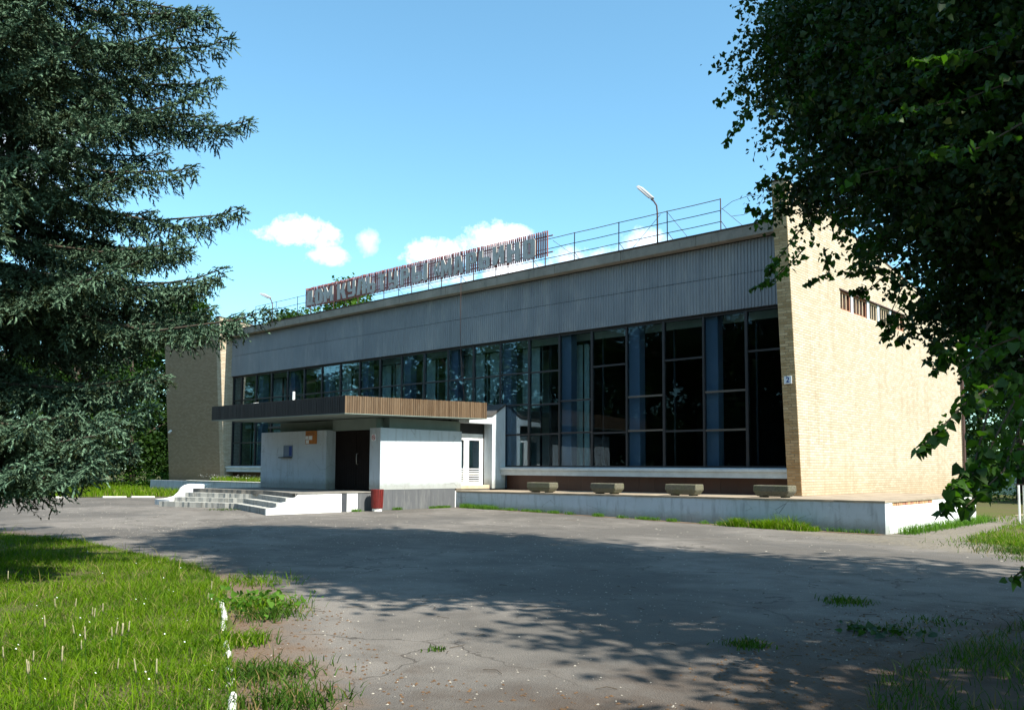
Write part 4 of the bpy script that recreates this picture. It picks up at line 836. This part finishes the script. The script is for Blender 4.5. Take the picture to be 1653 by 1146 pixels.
# more drooping sprays all over the visible lobes
for x, y, z, r in LOB:
    for i in range(int(8 * r)):
        q = unit(RNG.normal(size=3)) * r; q[2] = -abs(q[2]) * .6; a = np.array((x, y, z)) + q * .6; b = np.array((x, y, z)) + q * 1.15 + (0, 0, -.1); c_ = b + unit(q) * .16 + (0, 0, -.12)
        SPR.append([tuple(a), tuple(b), tuple(c_)])
mb = MB(); SP = []; st_ = []
for si, s in enumerate(SPR):
    mb.tube(s, .009, 5, .003); a, b, c_ = map(np.array, s); L_ = np.linalg.norm(b - a) + np.linalg.norm(c_ - b); n = int(L_ / .012) if si < 28 else int(L_ / .02)
    t = RNG.uniform(.0, 1.02, n)[:, None]; q = np.where(t < .5, a + (b - a) * t * 2, b + (c_ - b) * (t * 2 - 1)); SP.append(q + RNG.normal(size=(n, 3)) * .05 * (1.15 - t)); st_.append(RNG.uniform(0, .9, n))
part('twig', mb, 'twig', lin, kind='stuff')
leafmat('spray_leaf_lit', (.016, .045, .006), (.05, .13, .012), .42)  # linden leaves again, sunlight put into a brighter, greener colour
leaves('spray', np.concatenate(SP) - (12.2, -12.9, .1), .072, 'spray_leaf_lit', lin, (0, 0, 0), 1.1, True, np.concatenate(st_))
# branches from the trunk carrying the low sprays
mb = MB()
for t in ((8.9, -16.75, 2.4), (8.75, -15.7, 5.0), (8.55, -15.6, 2.7), (9.15, -17.7, 1.15), (8.5, -14.4, 3.0)):
    b = Vector((12.0, -12.9, max(2.2, t[2] * .8))); t = Vector(t); mb.tube([b, b.lerp(t, .5) + Vector((.3, 0, .5)), t], .045, 6, .01)
part('limb', mb, 'bark', lin)

# --- spruce at the left
spx, spy = -4.1, -20.6
spz = gz(spx); spr = empty('blue_spruce', (spx, spy, spz), 'big blue spruce filling the left edge', 'tree')
part('trunk', MB().tube([(spx, spy, -.1), (spx, spy, 6), (spx, spy, 18)], .30, 10, .05), 'bark', spr, smooth=True)
def spruce():
    rs = np.random.default_rng(11); camv = unit(np.array([10.277 - spx, -23.56 - spy, 0.])); rightv = np.array([.739, .674, 0.])
    V = []; F = []; T = []; mbb = MB(); cnt = 0; sh_p = []; sh_d = []; sh_l = []; sh_t = []
    z = 2.1; longdone = False
    while z < 17.6:
        nb_ = 9 if z < 10 else 6; a0 = rs.uniform(0, 6.28)
        extra = z > 4.1 and not longdone
        if extra: longdone = True
        first = z < 2.7
        for i in range(nb_ + (2 if extra else 4 if first else 0)):
            az = a0 + i * 6.283 / nb_ + rs.normal(0, .22)
            if i >= nb_: az = (.66, .86)[i - nb_] if extra else (.36, .52, .18, .42)[i - nb_]
            d = np.array([math.cos(az), math.sin(az), 0.])
            prof = np.interp(z, [1.5, 2.5, 3.6, 5.0, 6.5, 8, 9.5, 12, 17.8], [3.1, 3.5, 4.0, 4.5, 4.3, 4.6, 4.4, 3.3, .3])
            L = prof * rs.uniform(.78, 1.04) if i < nb_ else ((5.15, 4.7)[i - nb_] if extra else (3.9, 3.5, 3.6, 3.2)[i - nb_]); front = d @ camv; side = d @ rightv
            if z > 10.5 and rs.random() < .35: continue
            wt = 1.0 if (front > -.3) else .45
            drop = (.20 if z < 3.4 else .28) + .12 * (.6 if z < 4 else .5) * rs.uniform(.5, 1.3) - (.10 if front > .3 and z < 4 else 0) + (.16 if i >= nb_ and z < 2.7 else 0)
            m = 14; s = np.linspace(0, 1, m); P = np.array([spx, spy, z]) + d * (L * s)[:, None] + np.array([0, 0, 1.]) * (-(drop * L * np.sin(s * 1.75) ** 1.3 * .62) + .10 * L * s ** 4)[:, None]
            P += np.cumsum(rs.normal(0, .018, (m, 3)), 0)
            mbb.tube([tuple(p) for p in P[::3]] + [tuple(P[-1])], .035 if L > 2 else .02, 5, .006)
            sd = np.array([-d[1], d[0], 0]); q = .28
            while q < 1.0:
                for sg_ in (-1, 1):
                    if rs.random() > wt: continue
                    k_ = q * (m - 1); i0 = min(int(k_), m - 2); bp = P[i0] + (P[i0 + 1] - P[i0]) * (k_ - i0)
                    tl = (.62 * (1 - q) ** .8 + .14) * rs.uniform(.6, 1.15) * min(1, L / 2.5)
                    td = unit(sd * sg_ * rs.uniform(.75, 1.1) + d * rs.uniform(.5, .9) + np.array([0, 0, rs.uniform(-.75, -.05)]))
                    ns = max(2, int(tl / .052)); 
                    for j in range(1, ns + 1):
                        t = j / ns; pp = bp + td * tl * t + np.array([0, 0, -.38 * tl * t * t])
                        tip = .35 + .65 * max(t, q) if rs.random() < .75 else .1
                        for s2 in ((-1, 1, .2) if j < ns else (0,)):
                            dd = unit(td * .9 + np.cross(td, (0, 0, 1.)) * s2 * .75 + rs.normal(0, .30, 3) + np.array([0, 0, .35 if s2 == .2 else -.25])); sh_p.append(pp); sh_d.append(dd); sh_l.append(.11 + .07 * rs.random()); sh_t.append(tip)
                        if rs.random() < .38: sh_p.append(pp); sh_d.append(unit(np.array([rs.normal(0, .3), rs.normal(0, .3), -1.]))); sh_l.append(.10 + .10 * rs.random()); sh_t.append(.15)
                q += .10 / max(L, .6) * (1 if wt == 1 else 1.6)
            for q2 in np.arange(.18, 1, .035 if wt == 1 else .08):
                k_ = q2 * (m - 1); i0 = min(int(k_), m - 2); bp = P[i0] + (P[i0 + 1] - P[i0]) * (k_ - i0)
                for e_ in range(3):
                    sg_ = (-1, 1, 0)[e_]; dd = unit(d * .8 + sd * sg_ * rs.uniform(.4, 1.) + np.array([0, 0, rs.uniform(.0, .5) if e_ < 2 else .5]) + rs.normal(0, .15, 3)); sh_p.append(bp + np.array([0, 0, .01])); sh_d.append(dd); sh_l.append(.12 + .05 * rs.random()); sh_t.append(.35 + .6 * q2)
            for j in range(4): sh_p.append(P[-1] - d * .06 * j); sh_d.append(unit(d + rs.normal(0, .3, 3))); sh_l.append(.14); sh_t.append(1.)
        z += .46 if z < 10 else .55
    part('branch', mbb, 'bark', spr, kind='stuff')
    P = np.array(sh_p); D = unit(np.array(sh_d)); Ln = np.array(sh_l)[:, None]; Tn = np.array(sh_t); n = len(P)
    A = unit(np.cross(D, (0.1, .2, 1.))); B = np.cross(D, A)
    K = 6; Vs = []; Fs = []; base = 0
    for kk in range(K):
        ang = kk * 2.4 + RNG.uniform(0, 6.28, n)[:, None]; r_ = np.cos(ang) * A + np.sin(ang) * B; t0 = (kk + .2) / K
        b = P + D * Ln * t0 * .9; nd = unit(D * .9 + r_ * .75); ln = .044 * RNG.uniform(.8, 1.3, (n, 1)); w = np.cross(nd, D); w = unit(w) * .0115
        Vs.append(np.stack([b - w * 1.0 - D * .008, b + w * 1.0 + D * .012, b + nd * ln], 1).reshape(-1, 3)); Fs.append((np.arange(n * 3) + base).reshape(-1, 3)); base += n * 3
    # core blade of each shoot
    w = A * .012; w2 = B * .012
    for ww in (w,):
        Vs.append(np.stack([P - ww, P + ww, P + D * Ln * 1.12], 1).reshape(-1, 3)); Fs.append((np.arange(n * 3) + base).reshape(-1, 3)); base += n * 3
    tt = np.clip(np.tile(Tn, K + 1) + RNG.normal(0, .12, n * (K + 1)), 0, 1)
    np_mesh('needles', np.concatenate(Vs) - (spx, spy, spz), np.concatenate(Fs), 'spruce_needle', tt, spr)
    
spruce()
# bare drooping twig
part('dead_twig', MB().tube([(-4.1, -20.5, 2.3), (-3.2, -20.0, 2.0), (-2.4, -19.6, 1.6), (-2.0, -19.4, 1.2), (-1.75, -19.3, 1.0)], .010, 5, .003), 'twig', spr)

# --- background trees
ta = tree_mesh('broadleaf_tree', 14, 4.6, 1); tb = tree_mesh('broadleaf_tree', 16, 5.2, 2); td_ = tree_mesh('dense_tree', 12, 5.0, 3, leaf=.26, base=.05, dens=30, mat='broad_leaf_dark')
setup_tree(ta, (-47, 9, .2), 'bright green tree close behind the left brick wing', None, .3, .88); setup_tree(tb, (-48.5, 20.0, .2), 'tall leafy tree whose top shows behind the left half of the sign', None, 1.0, 1.09)
setup_tree(td_, (-53, 4, .2), 'dark tree behind the concrete fence beside the left wing', None, 2, 1.0)
def more(src, spots, label, group):
    for i, (x, y, rz, sc) in enumerate(spots): copy_thing(src, (x, y, .15), rz, sc, label if isinstance(label, str) else label[i], group)
more(td_, [(-49, -1.5, 1, 1.0), (-55, 9, 2, 1.25), (-47, 13, 3, 1.1), (-64, 12, 4, 1.4), (-41.5, 7, 5, .85)], ['dark leafy tree nearest the left end of the brick wing', 'dark tree rising behind the concrete fence panels', 'dark tree behind the rear of the brick wing', 'tall dark tree furthest back left of the brick wing', 'low dark tree right against the back of the brick wing'], 'trees beside the brick wing')
more(ta, [(-52, 33, .5, .98)], 'leafy tree showing just beside the left roof lamp', None)
more(tb, [(-43.0, 22.5, 2.2, .97), (-52.5, 17.5, 3.0, .93)], ['leafy tree showing under the middle letters of the rooftop sign', 'leafy tree left of the first letter of the rooftop sign'], 'trees behind the hall')
more(td_, [(-62, -2, .4, 1.1), (-58, 14, 1.4, 1.15), (-70, -14, 2.5, 1.1), (-46, 15, 3.5, .92), (-76, 6, .7, 1.3), (-68, -26, 1.7, 1.1)], ['dark tree behind the spruce beside the small pale house', 'tall dark tree behind the concrete fence seen past the spruce', 'dark tree left of the small pale house', 'dark tree touching the back of the brick wing', 'tallest dark tree far behind the small pale house', 'dark tree at the far left end of the lawn'], 'trees beyond the left lawn')
more(td_, [(0, 27, 1, .8), (6.5, 24, 2, .72), (11, 31, 3, .9), (15, 18, 4, .8), (-6, 44, 5, 1.1), (18, 38, .5, 1.1)], ['dark tree just behind the back corner of the brick side wall', 'small dark tree beside the right-hand path, nearest the mint fence', 'dark tree half hidden behind the path-side tree on the right', 'dark tree at the right edge nearest the information board', 'tall dark tree far behind the brick side wall', 'tall dark tree beyond the right end of the mint fence'], 'trees behind the right path')
more(ta, [(9, 42, 1, 1.0), (3.5, 47, 4, .9)], ['paler green tree right of the brick side wall far beyond the fence', 'paler green tree furthest back beyond the mint fence'], 'pale trees behind the fence')
# wood opposite the facade (seen in its panes) and the tall trees that shade the yard
more(td_, [(-14, -47, 0, 1.6), (-21, -50, 1, 1.7), (-28, -46, 2, 1.6), (-36, -49, 3, 1.65), (-44, -46, 4, 1.5), (-52, -48, 5, 1.7), (-62, -45, 2, 1.6), (-74, -46, 1.3, 1.7), (-100, -44, 0.3, 1.9), (-84, -60, 1.3, 2.4), (-60, -60, 4.3, 2.2), (-6, -46, 2.2, 1.6), (2, -47, 3.1, 1.6), (-88, -42, 0.3, 1.6), (-24, -60, 1.7, 2.0), (-8, -62, 2.7, 2.0), (-40, -62, 0.7, 2.0), (-112, -52, 2.7, 2.4), (-96, -30, 1.7, 1.7), (-32, -54, 1.1, 1.8)], 'dark tree in the wood opposite the glass front', 'wood opposite the glass front')
sh = copy_thing(tb, (17.0, -12.4, .1), .7, 1.0, 'very tall tree behind the linden shading the yard', None); sh.scale = (.95, .86, 1.55)
sh = copy_thing(tb, (21.5, -12.6, .1), 2.1, 1.0, 'very tall tree furthest right of the yard', None); sh.scale = (1.0, .66, 1.75)

# --- low vegetation
def blades(P, h, w, lean_, mat, name, label=None, cat=None, tmean=.5, zfun=gza, parent=None, base_z=None):
    n = len(P); hh = h * RNG.uniform(.45, 1.25, n); a = RNG.uniform(0, 6.28, n); b = RNG.uniform(0, 6.28, n); le = lean_ * RNG.uniform(.1, 1.2, n) * hh
    z0 = (zfun(P[:, 0]) if base_z is None else np.full(n, base_z)) + .005; base = np.stack([P[:, 0], P[:, 1], z0], 1)
    s = np.stack([np.cos(a), np.sin(a), 0 * a], 1) * w / 2; dr = np.stack([np.cos(b), np.sin(b), 0 * b], 1)
    up = np.array([0, 0, 1.])
    z0 = z0 + 0 * hh
    m = base + up * (hh * .6)[:, None] + dr * (le * .35)[:, None]; t = base + up * hh[:, None] + dr * le[:, None]
    V = np.stack([base - s, base + s, m - s * .8, m + s * .8, t], 1).reshape(-1, 3); F0 = np.array([(0, 1, 3), (0, 3, 2), (2, 3, 4)]); F = ((np.arange(n) * 5)[:, None, None] + F0[None]).reshape(-1, 3)
    ti = np.clip(RNG.normal(tmean, .22, n) + .16 * np.sin(P[:, 0] * 2.1) * np.sin(P[:, 1] * 1.7) + .16 * np.sin(P[:, 0] * 6.1 + 2) * np.sin(P[:, 1] * 5.2), 0, .92); ti = np.where(RNG.random(n) < .09, 1., ti)
    o = np_mesh(name, V, F, mat, np.repeat(ti, 3), parent); 
    if parent is None: o['kind'] = 'stuff'
    return o
def in_poly(P, poly):
    x, y = P[:, 0], P[:, 1]; c_ = np.zeros(len(P), bool); n = len(poly)
    for i in range(n):
        (x0, y0), (x1, y1) = poly[i], poly[(i + 1) % n]
        if y0 == y1: continue
        k_ = ((y0 > y) != (y1 > y)) & (x < (x1 - x0) * (y - y0) / (y1 - y0) + x0); c_ ^= k_
    return c_
def scatter(poly, n, near=None, far=12):
    xs = [p[0] for p in poly]; ys_ = [p[1] for p in poly]; out = []
    P = np.stack([RNG.uniform(min(xs), max(xs), n * 4), RNG.uniform(min(ys_), max(ys_), n * 4)], 1); P = P[in_poly(P, poly)]
    if near is not None:
        d = np.hypot(P[:, 0] - near[0], P[:, 1] - near[1]); P = P[RNG.random(len(P)) < np.clip((far / np.maximum(d, 1)) ** 1.2, 0, 1)]
    return P[:n]
vis = [(-14, -17.75), (-9.5, -17.6), (-6.75, -17.1), (-4, -17.1), (-1.3, -17.35), (.2, -17.9), (1.25, -18.5), (3.0, -19.45), (5.0, -20.5), (7.6, -21.9), (7.4, -23.2), (-14, -23.2)]
P = scatter(vis, 165000, (10.3, -23.56), 7.0)
hn_ = .075 + .03 * np.sin(P[:, 0] * 1.3 + 1) * np.sin(P[:, 1] * 1.9) + .03 * np.sin(P[:, 0] * 5.3) * np.sin(P[:, 1] * 4.4)
blades(P, hn_, .0065, 1.3, 'grass_blade', 'grass', tmean=.5)
P = scatter(vis, 3500, (10.3, -23.56), 5); blades(P, .22, .008, .9, 'grass_blade', 'tall_grass', tmean=.7)
rv = [(8.2, -12.3), (9.5, -11.5), (12.5, -12), (12, -17), (9.6, -20), (8.7, -19.2), (8.0, -18.0), (7.8, -17.2), (7.85, -15.5)]
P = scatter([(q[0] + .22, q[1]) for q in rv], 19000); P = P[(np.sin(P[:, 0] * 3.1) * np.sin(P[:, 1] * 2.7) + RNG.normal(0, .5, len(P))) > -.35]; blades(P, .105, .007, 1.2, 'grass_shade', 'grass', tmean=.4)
far_l = [(-32.5, -13.6), (-25, -1.6), (-39, -1.4), (-44, 3), (-55, 4), (-60, -10), (-45, -22)]
P = scatter(far_l, 26000); blades(P, .3, .03, .7, 'grass_blade', 'meadow_grass', tmean=.6)
P = scatter([(4.8, -2.6), (9, -4.5), (14, -4.5), (14, 8), (4.0, 9)], 26000); P = P[(np.sin(P[:, 0] * 2.1) * np.sin(P[:, 1] * 1.7) + RNG.normal(0, .4, len(P))) > -.3]; blades(P, .10, .012, .9, 'grass_blade', 'path_grass', tmean=.6)
P = scatter([(3.4, 5), (60, 2), (60, 6.2), (3.3, 9.3)], 9000); blades(P, .12, .02, .7, 'grass_blade', 'path_grass', tmean=.6)
P = scatter([(3.2, 18.7), (40, 17.6), (40, 36), (-2, 36)], 16000); blades(P, .3, .04, .7, 'grass_shade', 'path_grass', tmean=.6)
# weeds along the terrace wall and in the yard
def strip(a, b, n, wd, h, name='weeds', mat='weed_leaf', clump=0):
    t = RNG.uniform(0, 1, n); 
    if clump: t = np.clip(RNG.choice(RNG.uniform(0, 1, clump), n) + RNG.normal(0, .012, n), 0, 1)
    P = np.stack([a[0] + (b[0] - a[0]) * t, a[1] + (b[1] - a[1]) * t], 1) + RNG.normal(0, wd, (n, 2)) * (.25, 1)
    P[:, 1] = np.where((P[:, 0] < 3.1) & (P[:, 1] > -2.43), -2.44 - RNG.random(n) * .1, P[:, 1]) if a[1] > -4 and a[1] < 0 and b[0] <= 3.2 and a[0] >= EX - .5 else P[:, 1]
    blades(P, h, .014, 1.1, mat, name, tmean=.65)
strip((-11.3, -2.55), (-9.6, -2.6), 900, .08, .16); strip((-9.6, -2.55), (-1.5, -2.6), 1500, .06, .10, clump=22)
strip((-1.2, -2.7), (1.6, -2.7), 1500, .12, .13, 'weeds', 'grass_blade'); strip((-1.0, -2.72), (1.5, -2.72), 1900, .12, .22, 'weeds', 'grass_blade', clump=13); strip((.3, -2.6), (1.0, -2.6), 160, .05, .36, 'weeds', 'grass_blade'); strip((1.7, -2.5), (2.9, -2.5), 160, .04, .12)
P = np.stack([RNG.normal(3.45, .12, 1500), RNG.uniform(-2.2, 5.5, 1500)], 1); P[:, 0] = np.maximum(P[:, 0], 3.13); blades(P, .22, .014, 1., 'weed_leaf', 'weeds', tmean=.6)
P = np.stack([EX + .06 + abs(RNG.normal(0, .06, 700)), RNG.choice((-3.0, -3.6, -3.3, -6.9, -5.2), 700) + RNG.normal(0, .1, 700)], 1); blades(P, .09, .016, 1.1, 'weed_leaf', 'weeds', tmean=.6)
for (x, y, n, r_, h) in ((6.45, -13.57, 260, .14, .07), (6.71, -16.59, 260, .10, .05), (7.4, -15.0, 160, .2, .05), (7.6, -14.2, 80, .15, .05), (6.0, -2.9, 1500, .5, .12), (6.6, -5.2, 900, .4, .10), (6.9, -6.6, 260, .25, .06), (5.8, -3.9, 500, .5, .06), (7.2, -4.4, 1200, .5, .12),
                         (1.9, -18.45, 600, .22, .14), (2.5, -18.75, 360, .18, .10), (4.6, -20.1, 800, .22, .08), (5.4, -20.4, 500, .2, .10), (3.5, -19.6, 380, .12, .12), (-15.3, -9.3, 260, .3, .05), (4.9, -18.6, 60, .05, .04), (.2, -17.5, 300, .3, .12)):
    P = np.stack([RNG.normal(x, r_, n), RNG.normal(y, r_, n)], 1); blades(P, h, .011, 1.3, 'grass_blade' if h > .1 else 'grass_shade', 'weeds', tmean=.5)
# broad leaved weeds right of the kerb and in the shade
P = np.stack([RNG.normal(2.1, .3, 160), RNG.normal(-18.6, .2, 160), RNG.uniform(.1, .28, 160)], 1); o = leaves('broadleaf_weeds', P, .06, 'weed_leaf', None, (0, 0, 0), -.2); o['kind'] = 'stuff'
leafmat('dock_leaf', (.012, .035, .004), (.03, .075, .01), .25)
P = np.stack([RNG.normal(7.35, .2, 60), RNG.normal(-15.2, .16, 60), RNG.uniform(.08, .14, 60)], 1); o = leaves('broadleaf_weeds', P, .075, 'dock_leaf', None, (0, 0, 0), -.2); o['kind'] = 'stuff'
# daisy bed and undergrowth
P = scatter([(-32.5, -.78), (-19, -.78), (-19, .35), (-32.5, .0)], 6500); blades(P, .30, .018, .7, 'grass_blade', 'bed_grass', tmean=.75, base_z=.80)
P3 = scatter([(-34.5, -.78), (-19, -.78), (-19, .35), (-32, 0)], 420)
def daisies(P, z0, z1, r_, name):
    mb_ = MB()
    for p in P:
        z = random.uniform(z0, z1); a = random.random() * 6; tx, ty = random.uniform(-.5, .5), random.uniform(-.5, .2)
        mb_.add([(p[0], p[1], z)] + [(p[0] + r_ * math.cos(a + i * 1.047), p[1] + r_ * math.sin(a + i * 1.047) * .8, z + r_ * (tx * math.cos(a + i * 1.047) + ty * math.sin(a + i * 1.047))) for i in range(6)], [(0, i + 1, (i + 1) % 6 + 1) for i in range(6)])
    me = mesh_of(mb_, name); me.materials.append(M['paper']); o = bpy.data.objects.new(name, me); COL.objects.link(o); o['kind'] = 'stuff'
daisies(P3, 1.02, 1.22, .028, 'daisies')
P4 = scatter(vis, 260, (10.3, -23.56), 6); daisies(P4, .22, .33, .007, 'white_clover')
P = np.stack([RNG.uniform(-44, -39, 5000), RNG.uniform(-1, 4, 5000), RNG.uniform(.2, 1.5, 5000) * RNG.uniform(.3, 1, 5000)], 1); o = leaves('undergrowth', P, .12, 'broad_leaf', None, (0, 0, 0), .1, False); o['kind'] = 'stuff'
P = np.stack([RNG.uniform(-56, -34, 5000), RNG.uniform(-14, -8, 5000), RNG.uniform(.1, .9, 5000) * RNG.uniform(.2, 1, 5000)], 1); o = leaves('undergrowth', P, .12, 'broad_leaf', None, (0, 0, 0), .1, False); o['kind'] = 'stuff'
P = np.stack([RNG.uniform(-8, 30, 9000), RNG.uniform(20, 35, 9000), RNG.uniform(.1, 1.2, 9000) * RNG.uniform(.2, 1, 9000)], 1); o = leaves('undergrowth', P, .14, 'broad_leaf_dark', None, (0, 0, 0), .1, False); o['kind'] = 'stuff'
# plantain flower spikes in the lawn
SPK = [(1.8, -20.5), (1.9, -20.4), (2.3, -20.4), (2.6, -20.5), (2.3, -20.3), (3.0, -21.0), (3.1, -20.8), (3.7, -21.0), (3.8, -21.0), (3.5, -20.7), (3.7, -20.8), (3.75, -20.75), (3.5, -20.6), (3.9, -21.4), (4.5, -21.6), (3.7, -21.5), (4.2, -21.5), (4.4, -21.4), (4.9, -21.1), (-.2, -20.3), (4.5, -21.1), (3.6, -20.7), (2.0, -19.1), (2.1, -19.2), (5.1, -21.1)]
simple('flower_spike', (.24, .22, .13), .9, var=.3, scale=60)
sm = mesh_of(MB().tube([(0, 0, 0), (.01, 0, .2), (.012, .004, .26)], .0025, 5, .002), 'stem'); sm.materials.append(M['weed_leaf']); hm = mesh_of(MB().tube([(.012, .004, .25), (.013, .004, .27), (.015, .005, .31), (.017, .006, .335)], .0062, 7, .0035), 'flower_head', smooth=True); hm.materials.append(M['flower_spike'])
for x, y in SPK:
    e = empty('plantain_spike', (x, y, gz(x)), 'pale furry plantain flower spike standing in the left lawn', 'flower', 'plantain spikes in the lawn'); e.rotation_euler = (random.uniform(-.12, .12), random.uniform(-.12, .12), random.uniform(0, 6)); s_ = random.uniform(.8, 1.15); e.scale = (s_, s_, s_)
    for nm, me in (('stem', sm), ('flower_head', hm)): o = bpy.data.objects.new(nm, me); COL.objects.link(o); o.parent = e
# litter: pebbles, dead leaves and twigs
simple('pebble', (.28, .26, .225), .9, var=.4, scale=30); simple('dead_leaf', (.10, .058, .03), .9, var=.4, scale=30)
def specks(n, poly, size, mat, name, flat=.4):
    P = scatter(poly, n); n = len(P); z = gza(P[:, 0]) + .006; a = RNG.uniform(0, 6.28, n); s = size * RNG.uniform(.3, 1.3, n)
    V = [np.stack([P[:, 0] + s * np.cos(a + k_ * 1.57) * (1 if k_ % 2 else .6), P[:, 1] + s * np.sin(a + k_ * 1.57) * (1 if k_ % 2 else .6), z + 0 * s], 1) for k_ in range(4)] + [np.stack([P[:, 0], P[:, 1], z + s * flat], 1)]
    V = np.stack(V, 1).reshape(-1, 3); F0 = np.array([(0, 1, 4), (1, 2, 4), (2, 3, 4), (3, 0, 4)]); F = ((np.arange(n) * 5)[:, None, None] + F0[None]).reshape(-1, 3); o = np_mesh(name, V, F, mat); o['kind'] = 'stuff'
specks(2600, [(-4, -17.2), (5, -17.5), (8, -18.6), (9.4, -20.8), (6.5, -21), (3, -19.3), (-1, -17.4), (-12, -16), (-6, -10), (8, -10), (8, -17)], .012, 'pebble', 'pebbles', .6)
specks(700, [(-30, -14), (-5, -16), (8, -9), (8, -5), (-11, -3), (-11, -10), (-30, -9)], .022, 'pebble', 'pebbles', .5)
specks(900, [(1.2, -18.2), (2.6, -17.9), (5.2, -19.3), (7.9, -18.4), (9.5, -20.5), (6.6, -20.8), (3.6, -19.95)], .018, 'dead_leaf', 'dead_leaves', .5)
specks(900, [(6.8, -18), (6.6, -14), (8.3, -12.5), (8.6, -19)], .018, 'dead_leaf', 'dead_leaves', .5)
mb = MB()
for i in range(60):
    x, y = random.uniform(2, 8), random.uniform(-19.5, -13); a = random.uniform(0, 6.28); l_ = random.uniform(.06, .22); z = gz(x) + .012
    mb.tube([(x, y, z), (x + l_ * .5 * math.cos(a), y + l_ * .5 * math.sin(a), z + .008), (x + l_ * math.cos(a + .4), y + l_ * math.sin(a + .4), z)], .003, 4, .002)
thing('fallen_twigs', mb, 'twig', (5, -16, .1), None, None, None, 'stuff')
